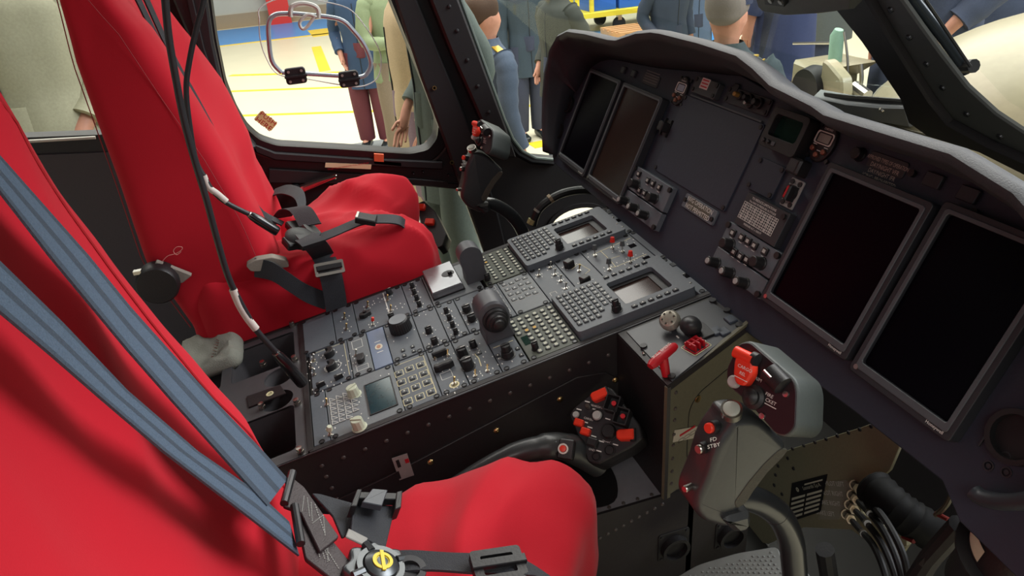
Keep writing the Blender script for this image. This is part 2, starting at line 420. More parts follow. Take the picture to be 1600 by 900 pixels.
# rear pillar between the seat and the door window, with sliding rail
b = MB(SHELL); beam([(250, -60), (318, -60), (335, 60), (350, 130), (366, 172), (384, 203), (400, 222), (392, 240), (365, 205), (330, 140), (300, 60)], 0, .05, .006)
beam([(283, -60), (292, -60), (322, 70), (345, 140), (338, 142), (315, 80)], .05, .058, .002); structure(b.build('trim_20'))
# belly; dark floor and nose wall added to keep the foot well dark
b = MB(mat('cockpit_floor_paint', '#1a1816', .6)); b.box(-1.6, 1.3, .22, 1.95, .72, .80); structure(b.build('floor_cockpit'))
b = MB(SHELL); b.box(1.28, 1.32, -.1, 1.95, .72, 1.58); structure(b.build('wall_nose'))
b = MB(SHELL); b.box(-1.55, .60, .15, 1.95, 2.62, 2.68); structure(b.build('ceiling_cockpit'))
# windscreen plane
WPp = V((1.147, 1.1, 1.78)); WPn = V((.785, 0, .62)).normalized(); WPu = V((-.62, 0, .785)).normalized()
WM_ = frame((0, -1, 0), WPu, -WPn, WPp)      # local z points into the cockpit
def wq(px, py, h=0):
    q = onp(px, py, WPp-WPn*h, WPn)-WPp; return (-q.y, q.dot(WPu))
def WQ(L, h=0): return [wq(*q, h) for q in L]
def wplate(name, pts, z0, z1, m, ch=.004): b = MB(m); b.prism(WQ(pts, z1), z0, z1, ch, M=WM_); return structure(b.build(name))
wplate('trim_21', [(1262, -40), (1300, 10), (1345, 66), (1405, 155), (1418, 192), (1450, 215), (1530, 240), (1600, 275), (1680, 330), (1680, 290), (1540, 228), (1480, 195), (1452, 160), (1420, 110), (1390, 62), (1352, -2), (1330, -40)], .036, .05, SHELL)
GP = mat('post_satin_grey', '#4b4c4a', .42)
wplate('trim_22', [(1325, -40), (1350, -2), (1390, 62), (1420, 110), (1452, 160), (1480, 195), (1540, 228), (1600, 258), (1690, 310), (1690, 262), (1600, 208), (1555, 178), (1510, 137), (1470, 86), (1440, 45), (1408, 0), (1385, -40)], .027, .035, GP, .003)
b = MB(TRIM); b.tube([WM_ @ V((*wq(*q, .02), .02)) for q in ((1376, -40), (1403, 0), (1434, 43), (1464, 83), (1504, 134), (1550, 175), (1596, 205), (1690, 260))], .006, 8); structure(b.build('trim_23'))
b = MB(DKMET); rv = [(1392, 15), (1421, 58), (1448, 100), (1473, 137), (1511, 178), (1563, 213)]
for q in rv: x, y = wq(*q, .035); b.lathe([(.006, .034), (.005, .038), (.0001, .039)], x, y, 10, M=WM_)
structure(b.build('trim_25'))
wplate('trim_26', [(1285, 147), (1320, 151), (1412, 158), (1412, 168), (1370, 167), (1320, 162), (1290, 156)], 0, .006, TRIM)
wplate('trim_27', [(1270, 152), (1320, 162), (1370, 167), (1413, 169), (1423, 200), (1360, 190), (1310, 178)], -.01, .015, mat('sill_grey', '#7d7f82', .4))
b = MB(METAL); x, y = wq(1378, 172, .015); b.lathe([(.007, .014), (.005, .019), (.0001, .020)], x, y, 10, M=WM_); structure(b.build('trim_28'))
b = MB(PANE); b.prism([wq(1420, 200)] + WQ([(1405, 155), (1200, 130), (900, 120)]) + WQ([(700, -60), (1262, -60)]), -.03, -.027, M=WM_); structure(b.build('window_5'))
b = MB(PANE); b.prism(WQ([(1385, -60), (1410, 0), (1470, 84), (1555, 176), (1690, 259), (1750, -60)]), -.03, -.027, M=WM_); structure(b.build('window_6'))
# overhead console nose with vent
oh = MB(mat('overhead_grey', '#55564f', .5)); oh.prism(WQ([(1180, -60), (1194, -2), (1204, 8), (1240, 14.5), (1290, 11), (1345, 3), (1352, -60)], .06), .02, .08, .006, M=WM_)
oc = oh.build('overhead_console'); tag(oc, 'grey-green overhead console tip at the top of the windscreen', 'overhead console')
v = MB(BLACK); v.prism(WQ([(1196, -12), (1198, 4), (1228, 8), (1230, -8)], .085), .08, .09, .001, M=WM_); v.use(METAL)
for q in ((1205, 0), (1221, 2)): x, y = wq(*q, .09); v.cyl(x, y, .089, .094, .005, seg=10, M=WM_)
v.build('air_vent', oc, world=True)
# ================================================================ door furniture
def yprism(mb, pts, z0, z1, ch=0): mb.prism(W2(pts), z0, z1, ch, M=WX)
b = MB(mat('push_sticker_gold', '#e6c98a', .5)); b.prism(round_poly(W2([(408, 176), (434, 196), (423, 209), (396, 190)]), .004, 3), -.027, -.0262, M=WX)
ctr = V(w2(415.5, 193)); dx = (V(w2(434, 196))-V(w2(408, 176))); ang = math.atan2(dx.y, dx.x); up = V((-math.sin(ang), math.cos(ang)))
b.use(REDD); b.text('PUSH', ctr.x+up.x*.009, ctr.y+up.y*.009, .020, -.0259, ang, M=WX); b.text('HERE', ctr.x-up.x*.010, ctr.y-up.y*.010, .020, -.0259, ang, M=WX)
tag(b.build('sticker'), 'small gold PUSH HERE sticker on the lower corner of the door window', 'sticker')
b = MB(CREAMP); yprism(b, [(508, 251), (579, 254), (578, 261), (507, 258)], .020, .0215)
b.use(REDD); c0 = w2(543, 256.3); b.text('TO JETTISON WINDOW PULL AND PUSH', c0[0], c0[1], .0060, .0217, 0.0, M=WX)
tag(b.build('label'), 'thin cream label with red print on the door sill', 'label')
OR = mat('orange_tape', '#d8643c', .5); b = MB(OR); yprism(b, [(583, 237), (598, 238), (598, 250), (583, 249)], .015, .022, .001); yprism(b, [(583, 247), (625, 251), (626, 257), (583, 253)], .015, .020, .001)
tag(b.build('tape_strap'), 'orange pull tab under the door window seal', 'pull tab')
hd = MB(mat('aluminium_handle', '#cfcac4', .18, 1)); L = [(452, 293), (470, 283), (495, 273), (524, 264), (524, 271), (500, 281), (475, 292), (456, 300)]
hd.prism(round_poly(W2(L), .004, 3), .035, .055, .004, M=WX); hd.use(BLACK)
x, z = w2(462, 292); hd.cyl(x, z, 0, .036, .012, seg=12, M=WX); tag(hd.build('door_handle'), 'polished aluminium handle on the port door beside the far seat', 'handle')
# pop-out ventilation window: clear disc, ring frame, hinges, latch
vw = empty('vent_window', WX @ V((*w2(500, 80), 0)), 'clear pop-out vent window with a grey rounded frame and two black hinges on the door glass', 'vent window')
def wpt(q, z=0): x, y = w2(*q); return WX @ V((x, y, z))
ringp = [(440, 113), (425, 95), (420, 60), (420, 35), (428, 24), (445, 21), (480, 23), (530, 30), (552, 48), (570, 72), (579, 97), (574, 113), (562, 120), (530, 118), (480, 115)]
b = MB(mat('vent_frame_grey', '#a9b2b8', .3, .4)); rp = spline([wpt(q, .004) for q in ringp + ringp[:1]], 5); b.tube(rp, .0058, 8, caps=False); b.build('ring_frame', vw, world=True)
disc = [(405, 30), (405, 15), (425, 2), (460, -4), (500, 2), (545, 14), (570, 40), (592, 75), (597, 100), (590, 125), (565, 137), (530, 134), (480, 125), (435, 118), (415, 90), (406, 60)]
b = MB(mat('clear_acrylic_edge', '#e9ece6', .2)); b.tube(spline([wpt(q, -.018) for q in disc + disc[:1]], 5), .0016, 6, caps=False); b.build('disc_edge', vw, world=True)
for q in ((462, 118), (545, 123)):
    x, z = w2(*q); b = MB(BLACK, WX); b.box(x-.026, x+.026, z-.020, z+.020, -.004, .010, .002, r=.008); b.box(x-.028, x+.028, z-.003, z+.003, .010, .016, .001); b.use(METAL)
    for sx in (-1, 1):
        for sy in (-1, 1): b.cyl(x+sx*.016, z+sy*.012, .010, .0125, .0035, seg=10)
    b.build('hinge', vw, world=True)
b = MB(mat('latch_white', '#c9c8bd', .4)); b.tube(spline([wpt(q, .006) for q in ((454, 26), (456, 10), (475, 5), (495, 12), (498, 28))], 5), .006, 8); b.tube(spline([wpt(q, .016) for q in ((492, 24), (480, 40), (472, 44), (468, 34), (480, 22), (494, 26))], 5), .004, 8); b.build('latch', vw, world=True)
# ================================================================ CENTRE CONSOLE
con = empty('center_console', KM, 'long black centre console packed with grey avionics control panels between the two red seats', 'console')
MID = Matrix.Identity(4)
# ---- body: world-space side walls
def world_mb(m): return MB(m)
b = world_mb(DKBODY)
YS, YF = .957, 1.408
def prof_body():
    p = [Kw(0, -.34, -.006), Kw(0, .872, -.006)]
    return [(p[0].x, p[0].z-.09), (Kw(0, .148, -.006).x, Kw(0, .148, -.006).z-.09), (Kw(0, .148, -.006).x, Kw(0, .148, -.006).z), (p[1].x, p[1].z), (p[1].x, .78), (p[0].x, .78)]
XZ = frame((1, 0, 0), (0, 0, 1), (0, -1, 0), (0, 0, 0))   # local x->X, y->Z, z->-Y
b.prism(prof_body(), -YF, -YS-.003, M=XZ)
# starboard skin with folded top edge
skin = [(Kw(0, -.34).x, Kw(0, -.34).z+.000), (Kw(0, .90).x, Kw(0, .90).z), (Kw(0, .90).x, .80), (Kw(0, -.34).x, .80)]
b.prism(skin, -YS-.003, -YS, M=XZ)
e = [V((Kw(0, y).x, YS-.001, Kw(0, y, .001).z)) for y in (-.34, .3, .9)]
b.use(DKMET).tube(e, .0016, 6)
b.use(DKBODY)
def rivets(mb, p0, p1, n, r=.0035, nrm=(0, -1, 0)):
    for i in range(n):
        p = V(p0).lerp(V(p1), i/max(1, n-1)); mb.lathe([(r, 0), (r*.8, r*.35), (r*.4, r*.55), (.00001, r*.6)], seg=8, M=basis(nrm, (0.02, .01, 1), p))
def ys(px, py): return aY(px, py, YS)
b.use(RIV); rivets(b, ys(503, 728), ys(1010, 532), 17, .004)
rivets(b, ys(510, 745), ys(527, 780), 3, .004)
# seam of the lower side cover: raised sheet
b.use(DKBODY)
b.prism([(ys(480, 800).x, ys(480, 800).z), (ys(600, 745).x, ys(600, 745).z), (ys(900, 588).x, ys(900, 588).z), (ys(945, 580).x, ys(945, 580).z), (ys(975, 596).x, ys(975, 596).z), (ys(985, 640).x, ys(985, 640).z), (ys(985, 760).x, .93), (ys(480, 800).x, .93)], -YS, -YS+.004, .001, M=XZ)
b.use(BRASS)
for q in ((672, 720), (775, 671), (874, 622), (960, 592), (886, 737)):
    rivets(b, ys(*q)+V((0, -.004, 0)), ys(*q)+V((0, -.004, 0)), 1, .006)
b.build('console_body', con, world=True)
lb = MB(mat('foil_label', '#a9a4a0', .35, .3))
def yquad(mb, pts, y, t=.0008): mb.prism([(aY(*p, y).x, aY(*p, y).z) for p in pts], -y, -y+t, M=XZ)
yquad(lb, [(612, 716), (636, 708), (647, 742), (624, 750)], YS-.005)
lb.use(REDD); yquad(lb, [(632, 718), (638, 716), (640, 722), (634, 724)], YS-.006, .0004)
lb.use(DKBODY)
for k in (0, 1): yquad(lb, [(618, 720+k*18), (623, 718+k*18), (627, 729+k*18), (622, 731+k*18)], YS-.006, .0004)
lb.build('foil_label', con, world=True, props={'label': 'silver foil sticker across the seam of the console side'})

FX = {'A': (-1.4035, -1.2645), 'B': (-1.2615, -1.1195), 'C': (-1.1165, -.968)}
def module(name, strip, y0, y1, m=None, h=.003, fast=True, label=None, x=None):
    x0, x1 = x if x else FX[strip]; y0 += .0008; y1 -= .0008
    mb = MB(m or FACE); mb.box(x0+.001, x1-.001, y0, y1, -.01, h, .0008)
    if fast:
        for fx in (x0+.0055, x1-.0055):
            for fy in ([y0+.008, y1-.008] if y1-y0 > .03 else [(y0+y1)/2]):
                mb.use(RUBBER).ring(fx, fy, h-.001, h+.0012, .0052, .0036, 12); mb.use(DKMET).cyl(fx, fy, h-.001, h+.0008, .0030, seg=8)
    return mb, h, (x0, x1, y0, y1)
def fin(mb, name, label=None):
    return mb.build(name, con, props={'label': label} if label else None)
# ---- small control prototypes (built once in a console-local frame, then reused)
def p_knob(r=.006, h=.011, m=BLACK, line=True, name='knob', base=True):
    q = MB(m); 
    if base: q.lathe([(r*1.25, 0), (r*1.25, .001), (r*1.02, .0016)], seg=18)
    q.lathe([(r, .001), (r*.92, h-.001), (r*.82, h), (0.0001, h)], seg=22, star=.05, nstar=1)
    q.use(m).box(-r*.22, r*.22, -r*.95, r*.95, h-.001, h+.0018, .0004)
    if line: q.use(WHITE).box(-r*.07, r*.07, 0, r*.9, h+.0017, h+.0020)
    return q, name
def p_toggle(m=METAL, tip=None, l=.013, tilt=(0.15, .35), name='toggle_switch'):
    q = MB(METAL); q.cyl(0, 0, 0, .002, .0042, seg=6); q.cyl(0, 0, .002, .0035, .0028, seg=10)
    d = V((tilt[0], tilt[1], 1)).normalized(); p = V((0, 0, .003)); q.use(m).tube([p, p+d*l*.6, p+d*l*.95, p+d*l], [.0010, .0016, .0022, .0014], 8)
    if tip: q.use(tip).tube([p+d*l*.62, p+d*(l+.003)], ([.0060, .0042] if tip is not REDP else [.0034, .0028]), 6)
    return q, name
def put(proto, parent, xy, z, rot=0, label=None, cache={}):
    q, name = proto
    key = id(q)
    if key not in cache:
        o = q.build(name, parent, loc=(0, 0, 0)); cache[key] = (o, q); o.location = (xy[0], xy[1], z); o.rotation_euler = (0, 0, rot)
        if label: o['label'] = label
        return o
    src = cache[key][0]
    return inst(src, parent, (xy[0], xy[1], z), rot, label=label)
KN_S = p_knob(.0048, .010); KN_M = p_knob(.0065, .012); KN_L = p_knob(.009, .014)
TG = p_toggle(); TGB = p_toggle(BRASS); TGR = p_toggle(METAL, REDP); TGG = p_toggle(METAL, KEYM, .016)
TGO = p_toggle(BRASS, None, .010, (-.7, .5))
REDT = mat('red_switch_tip', '#d8281c', .4)
CREAMK = mat('cream_knob', '#b9bca6', .45)
def marks(mb, x, y, z, n=4, rad=.011, seed=0, m=WHITE, w=.0046):
    rnd = random.Random(seed); mb.use(m)
    for k in range(n):
        a = 2*math.pi*(k+.3)/n; dx, dy = rad*math.cos(a), rad*math.sin(a); ww = w*rnd.uniform(.5, 1.1)
        mb.box(x+dx-ww/2, x+dx+ww/2, y+dy-.0009, y+dy+.0009, z, z+.0003)
def kmark(mb, pts, z, w=.0008, m=CREAMP):
    """printed line through pixel points"""
    mb.use(m); L = [V(K(*p, z)) for p in pts]
    for a, c in zip(L, L[1:]):
        d = (c-a); n = V((-d.y, d.x)).normalized()*w/2
        mb.prism([tuple((a+n)), tuple((a-n)), tuple((c-n)), tuple((c+n))], z, z+.0003)
def xmark(mb, L, z, w=.0008, m=CREAMP, close=False):
    mb.use(m); L = [V(p) for p in L]; 
    if close: L.append(L[0])
    for a, c in zip(L, L[1:]):
        d = (c-a); n = V((-d.y, d.x)).normalized()*w/2
        mb.prism([tuple(a+n), tuple(a-n), tuple(c-n), tuple(c+n)], z, z+.0003)
H = .003
# ---------------- far strip (A)
mb, h, r = module('control_panel', 'A', .150, .221); fin(mb, 'blank_panel')
mb, h, r = module('control_panel', 'A', .221, .268)
for q in ((539, 498), (542, 515)): marks(mb, *K(*q, H), H, 4, .011, q[0])
o = fin(mb, 'control_panel')
for q in ((539, 498), (542, 515)): put(TGB, o, K(*q, H), H)
mb, h, r = module('control_panel', 'A', .268, .379)
x_, y_ = K(603, 480, H); xmark(mb, [(-1.398, .337), (-1.272, .337)], H, .0022, WHITE)
for q in ((575, 479), (583, 507), (572, 492), (606, 465), (611, 482), (625, 478), (590, 470)): marks(mb, *K(*q, H), H, 5, .010, q[0])
o = fin(mb, 'control_panel')
put(TGB, o, K(575, 480, H), H); put(TGR, o, K(583, 508, H), H); put(TGB, o, K(606, 470, H), H); put(TGB, o, K(611, 486, H), H)
q = MB(BLACK); q.prism(round_poly([(-.004, -.012), (.006, -.014), (.012, -.004), (.004, .012), (-.006, .012)], .003), 0, .009, .001); q.cyl(0, 0, .008, .012, .004)
put((q, 'rotary_switch'), o, K(572, 493, H), H); put(KN_M, o, K(609, 459, H), H); put(KN_M, o, K(613, 498, H), H)
mb, h, r = module('control_panel', 'A', .379, .426)
for q in ((648, 459), (652, 468), (656, 478), (645, 449)): marks(mb, *K(*q, H), H, 4, .009, q[0])
o = fin(mb, 'control_panel')
for q in ((648, 459), (652, 468), (656, 478), (645, 449)): put(KN_S, o, K(*q, H), H)
# silver tray with wood-like reflection and small knob
SILV = mat('polished_tray', '#8c8c90', .25, .7)
mb, h, r = module('control_panel', 'A', .426, .536, FACE2, .003)
o = fin(mb, 'control_panel')
t = MB(SILV); t.prism(rrect(-1.400, -1.285, .432, .498, .003), .003, .020, .002)
t.use(RUBBER).prism(rrect(-1.401, -1.284, .430, .500, .003), .002, .006)
t.use(BEZEL).lathe([(.014, .0202), (.013, .0208), (.009, .0205), (.0001, .0203)], -1.345, .480, 24)
t.use(BLACK).cyl(-1.340, .484, .0205, .027, .0045, seg=14); t.build('armrest_tray', con, props={'label': 'polished silver raised tray with a small round knob'})
LEVM = mat('satin_grey_grip', '#4b4c50', .42)
def arch(x, y, w, hgt, dep, m, face=1, name='cursor_control_housing', lean=.0):
    # arched slab facing local +x (starboard) when face=1
    A = frame((0, 1, 0), (0, 0, 1), (face, 0, 0), (x, y, .002)) if face > 0 else frame((0, -1, 0), (0, 0, 1), (-1, 0, 0), (x, y, .002))
    out = [(-w/2, 0), (w/2, 0), (w/2*.86, hgt*.30), (w/2, hgt*.55)]
    for k in range(0, 11):
        a = R(18*k); out.append((w/2*math.cos(a)*1.0, hgt-w/2+w/2*math.sin(a)))
    out += [(-w/2, hgt*.55), (-w/2*.86, hgt*.30)]
    q = MB(m); q.prism(out, -dep/2, dep/2, .004, M=A); return q, A
q, A = arch(-1.318, .532, .048, .082, .042, LEVM, -1)
q.build('cursor_control_housing', con)
# keyboard far
def keyboard(strip, y0, y1, near, lcd_px, knob_px, amber_px):
    mb, h, r = module('keyboard', strip, y0, y1, mat('keyboard_face', '#45493f', .5))
    x0, x1 = FX[strip]
    lx, ly = K(*lcd_px, H); mb.use(SCRG).box(lx-.014, lx+.014, ly-.006, ly+.006, H, H+.0008)
    o = fin(mb, 'keyboard_panel'); keys = []
    ax, ay = K(*amber_px, H)
    nx, ny = 9, (6 if near else 5)
    for i in range(nx):
        for j in range(ny):
            kx = x0+.016+i*(x1-x0-.032)/(nx-1); ky = y0+.009+j*(y1-y0-.018)/(ny-1)
            if kx > (x0+x1)/2-.005 and j == 0: continue
            if abs(kx-lx) < .020 and abs(ky-ly) < .009: continue
            if abs(kx-K(*knob_px, H)[0]) < .010 and abs(ky-K(*knob_px, H)[1]) < .010: continue
            keys.append((kx, ky))
    put(p_knob(.006, .014), o, K(*knob_px, H), H)
    return o, keys, (ax, ay)
kbA, keysA, amA = keyboard('A', .541, .630, False, (754, 424), (763, 437), (759, 412))
# ---------------- CDU units
SP = []   # far small keys merged as one part
def cdu(strip, name_label):
    x0, x1 = FX[strip]; x0 -= .001; x1 = x0+.146 if strip == 'A' else x1-.006
    y0, y1 = .632, .858
    mb = MB(FACE); z1 = .017
    out = round_poly([(x0, y0), (x1, y0), (x1, y1), (x0, y1)], [.008]*4)
    sx0, sx1, sy0, sy1 = x0+.030, x1-.028, y0+.102, y0+.196
    inner = rrect(sx0, sx1, sy0, sy1, .006)
    mb.plate_holes(out, [inner], -.01, z1)
    mb.use(mat('display_glass_rust_reflection', '#2e1a13', .15, var=0)).box(sx0, sx1, sy0, sy1, -.002, z1-.012)  # rust-brown seat reflection painted into the screen colour
    mb.use(BLACK).frameP(rrect(sx0-.0005, sx1+.0005, sy0-.0005, sy1+.0005, .006), rrect(sx0+.010, sx1-.006, sy0+.006, sy1-.014, .003), -.001, z1-.010)
    mb.use(FACE); 
    for k in range(6):
        ky = sy0+.006+k*(sy1-sy0-.012)/5
        mb.use(BEZL).box(x0+.017, x0+.029, ky-.0006, ky+.0006, z1, z1+.0004)
    o = mb.build('keypad_display_unit', con, props={'label': name_label}, bevel=.0012)
    keys = []
    for k in range(6):
        ky = sy0+.010+k*(sy1-sy0-.014)/5
        keys.append((x0+.011, ky, .0075, .0105)); keys.append((x1-.011, ky, .0075, .0105))
    for i in range(8):
        for j in range(5):
            kx, ky = x0+.016+i*.0148, y0+.012+j*.0122
            if i == 7 and j > 3: continue
            keys.append((kx, ky, .0112, .0085))
    for i in range(6):
        for j in range(2):
            keys.append((x0+.016+i*.0148, y0+.0745+j*.0130, .012, .0098))
    put(p_knob(.0085, .012, BLACK, False), o, (x1-.020, y0+.082), z1)
    put(p_knob(.0062, .011, BLACK, False, base=False), o, (x1-.020, y0+.082), z1+.011)
    return o, keys, z1, (sx0, sx1, sy0, sy1)
cduA, ckA, zc, scA = cdu('A', 'keypad unit with brown-reflecting screen beside the far seat')
cduC, ckC, zc, scC = cdu('C', 'keypad unit with dark screen on the near edge of the console')
def key_mesh(w, l, h=.0028, m=KEYM, lab=True, r=.0015):
    q = MB(m); q.prism(rrect(-w/2, w/2, -l/2, l/2, r, 2), 0, h, .0007)
    if lab: q.use(WHITE).box(-w*.16, w*.16, -l*.12, l*.12, h, h+.0002)
    return q
K1 = (key_mesh(.0112, .0085), 'key'); K2 = (key_mesh(.0075, .0105, .003, KEYD), 'key'); K3 = (key_mesh(.012, .0098, .002), 'key')
for (kx, ky, w, l) in ckC:
    put(K1 if w == .0112 else K2 if w == .0075 else K3, cduC, (kx, ky), zc)
stuff = MB(KEYM)
for (kx, ky, w, l) in ckA:
    stuff.use(KEYM if w > .01 else KEYD).prism(rrect(kx-w/2, kx+w/2, ky-l/2, ky+l/2, .0015, 2), zc, zc+.003, .0007)
    stuff.use(WHITE).box(kx-w*.16, kx+w*.16, ky-l*.12, ky+l*.12, zc+.003, zc+.0032)
def round_keys(keys, am, target=None, z=H):
    for kx, ky in keys:
        m = mat('amber_key', '#c99a2e', .45) if abs(kx-am[0]) < .009 and abs(ky-am[1]) < .010 else KEYL
        if target is None:
            stuff.use(KEYM).prism(rrect(kx-.0050, kx+.0050, ky-.0050, ky+.0050, .0045, 3), z, z+.0022, .0006); stuff.use(m).box(kx-.0032, kx+.0032, ky-.0026, ky+.0026, z+.0022, z+.0025)
        else:
            put(KAM if m.name == 'amber_key' else KLI, target, (kx, ky), z)
def rk(m):
    q = MB(KEYM); q.prism(rrect(-.0052, .0052, -.0052, .0052, .0047, 3), 0, .0022, .0006); q.use(m).box(-.0034, .0034, -.0028, .0028, .0022, .0025); return q
KLI = (rk(KEYL), 'key'); KAM = (rk(mat('amber_key', '#c99a2e', .45)), 'key')
round_keys(keysA, amA)
# ---------------- middle strip (B)
mb, h, r = module('mode', 'B', .164, .241)
xmark(mb, [(-1.255, .172), (-1.255, .235), (-1.135, .235)], H); xmark(mb, [(-1.235, .168), (-1.225, .168), (-1.225, .176)], H)
for q in ((515, 553), (518, 573), (491, 562), (487, 577), (500, 606), (529, 594), (540, 560), (545, 575), (480, 590)): marks(mb, *K(*q, H), H, 6, .014, q[0])
mb.use(WHITE).ring(*K(520, 573, H), H, H+.0003, .0165, .0155, 28)
o = fin(mb, 'control_panel')
q = MB(BLACK); q.prism([(math.cos(R(a))*.013, math.sin(R(a))*.013-.002) for a in range(-10, 200, 15)] + [(math.cos(R(a))*.007, math.sin(R(a))*.006-.006) for a in range(190, -20, -30)], 0, .013, .001)
AK = (q, 'arc_knob'); put(AK, o, K(515, 555, H), H, -.3); put(AK, o, K(518, 575, H), H, -.3)
for q in ((491, 563), (487, 576), (492, 586)): put(TG, o, K(*q, H), H)
PTR = MB(BLACK); PTR.prism(round_poly([(-.0045, -.006), (.0045, -.006), (.001, .010), (-.001, .010)], .002), 0, .009, .001); PTR.use(WHITE).box(-.0005, .0005, 0, .009, .009, .0093); PTR = (PTR, 'pointer_knob')
put(PTR, o, K(501, 604, H), H); put(PTR, o, K(529, 592, H), H)
mb, h, r = module('c', 'B', .241, .281, FACE2)
xmark(mb, [(-1.245, .250), (-1.245, .270), (-1.215, .270), (-1.215, .250)], H, .0008, WHITE, True); xmark(mb, [(-1.150, .250), (-1.150, .272), (-1.135, .272), (-1.135, .250)], H, .0008, WHITE, True)
marks(mb, *K(563, 560, H), H, 5, .013, 3); o = fin(mb, 'control_panel')
q = MB(BLACK); q.prism(round_poly([(-.012, -.006), (.010, -.008), (.013, 0), (.008, .006), (-.010, .008)], .002), 0, .010, .001); put((q, 'rocker_handle'), o, K(565, 563, H), H); put(TG, o, K(557, 556, H), H)
mb, h, r = module('c', 'B', .281, .317, FACE3, .003, fast=False)
cx, cy = -1.191, .299
mb.use(mat('badge_cream', '#cfc7b4', .5)).prism([(cx+.010*math.cos(R(a)), cy+.0075*math.sin(R(a))) for a in range(0, 360, 15)], H, H+.0006)
mb.use(mat('badge_copper', '#b07a5c', .4)).prism([(cx+.006*math.cos(R(a)), cy+.004*math.sin(R(a))) for a in range(0, 360, 20)], H+.0006, H+.0010)
mb.use(WHITE)
for dx in (-.020, .019): mb.box(cx+dx-.001, cx+dx+.001, cy-.006, cy+.006, H, H+.0003)
fin(mb, 'blank_panel', 'pale blue-grey blank panel with a small oval badge')
mb, h, r = module('c', 'B', .317, .378, FACE); marks(mb, -1.21, .347, H, 6, .027, 9); o = fin(mb, 'control_panel')
q = MB(BLACK); q.lathe([(.0215, 0), (.0205, .022), (.0190, .0245), (.0175, .0255)], seg=56, star=.045, nstar=1); q.use(mat('knob_top_grey', '#6c7076', .35)).cyl(0, 0, .024, .0258, .0175, seg=32); put((q, 'ribbed_dial'), o, (-1.222, .350), H, label='large ribbed round black dial with grey top')
SQK = (key_mesh(.009, .008, .002, KEYD), 'button')
for q in ((630, 548), (645, 542), (632, 556), (647, 549)): put(SQK, o, K(*q, H), H)
mb, h, r = module('c', 'B', .378, .427, FACE)
for q in ((671, 518), (680, 535)): marks(mb, *K(*q, H), H, 6, .012, q[0])
marks(mb, -1.25, .40, H, 3, .008, 4); o = fin(mb, 'control_panel')
for q in ((671, 519), (680, 536)): put(KN_M, o, K(*q, H), H)
mb, h, r = module('c', 'B', .427, .467, FACE)
for q in ((698, 488), (703, 499), (708, 510), (713, 521)): marks(mb, *K(*q, H), H, 6, .010, q[0])
o = fin(mb, 'control_panel')
for q in ((698, 488), (703, 499), (708, 510), (713, 521)): put(KN_S, o, K(*q, H), H)
mb, h, r = module('c', 'B', .467, .535, FACE)
for q in ((730, 486), (738, 500), (748, 472)): marks(mb, *K(*q, H), H, 5, .014, q[0])
o = fin(mb, 'control_panel')
for q in ((730, 486), (738, 500), (748, 472)): put(p_knob(.0085, .013), o, K(*q, H), H)
mb, h, r = module('c', 'B', .535, .562, FACE)
for k in range(6): xmark(mb, [(-1.252+k*.02, .541), (-1.239+k*.02, .541), (-1.239+k*.02, .555), (-1.252+k*.02, .555)], H, .0006, WHITE, True)
fin(mb, 'control_panel')
mb, h, r = module('c', 'B', .562, .631, FACE2); bk = []
for i, row in enumerate(((0, 1, 0, 1), (1, 1, 1, 0), (1, 1, 1, 0), (0, 1, 1, 1))):
    for j, on in enumerate(row):
        kx = -1.243+i*.0225+(j % 2)*.004; ky = .574+j*.0145
        mb.use(DKBODY).box(kx-.0062, kx+.0062, ky-.0055, ky+.0055, H, H+.0003); bk.append((kx, ky))
        xmark(mb, [(kx+.0065, ky-.006), (kx+.0065, ky+.006)], H, .0006, WHITE)
o = fin(mb, 'control_panel'); SQ2 = (key_mesh(.0105, .0095, .0018, FACE2), 'button')
for q in bk: put(SQ2, o, q, H)
mb, h, r = module('c', 'B', .631, .689, FACE)
tg = ((842, 431), (860, 419), (867, 430), (876, 440), (884, 452))
for q in tg: marks(mb, *K(*q, H), H, 4, .009, q[0])
xmark(mb, [(-1.150, .640), (-1.150, .652), (-1.130, .652), (-1.130, .640)], H, .0008, WHITE, True)
o = fin(mb, 'control_panel')
for q in tg: put(TG, o, K(*q, H), H)
mb, h, r = module('c', 'B', .689, .749, FACE)
kmark(mb, [(893, 421), (905, 412), (922, 422), (908, 433)], H); mb.use(WHITE)
for q in ((890, 415), (915, 440)): mb.ring(*K(*q, H), H, H+.0003, .0125, .0118, 24); marks(mb, *K(*q, H), H, 6, .015, q[0])
o = fin(mb, 'control_panel')
KSQ = MB(BLACK); KSQ.prism(rrect(-.009, .009, -.009, .009, .003), 0, .014, .002); KSQ.cyl(0, 0, 0, .002, .0115, seg=20); KSQ = (KSQ, 'square_knob')
put(KSQ, o, K(890, 416, H), H, .3); put(KSQ, o, K(915, 441, H), H, .3); put(TGB, o, K(905, 424, H), H, 0)
mb, h, r = module('c', 'B', .749, .862, FACE)
kmark(mb, [(926, 398), (985, 372)], H, .0011); kmark(mb, [(938, 392), (952, 405), (968, 400)], H, .0011); kmark(mb, [(952, 405), (962, 417), (1010, 397)], H, .0011)
kmark(mb, [(952, 418), (962, 417)], H, .0011)
for q in ((924, 398), (962, 391), (950, 420), (970, 412), (985, 405), (1000, 400), (985, 378)): marks(mb, *K(*q, H), H, 4, .010, q[0])
mb.use(SCRN).box(-1.215, -1.200, .838, .852, H, H+.0004); mb.box(-1.150, -1.135, .838, .852, H, H+.0004)
o = fin(mb, 'control_panel', 'fuel control panel with cream flow lines and two red-tipped switches')
for q in ((957, 388), (985, 410)): put(p_toggle(METAL, REDT, .019, (.0, .2)), o, K(*q, H), H, label='red-tipped toggle switch')
for q in ((930, 400), (973, 394), (952, 422)): put(p_toggle(METAL, KEYM, .018, (-.1, .2)), o, K(*q, H), H)
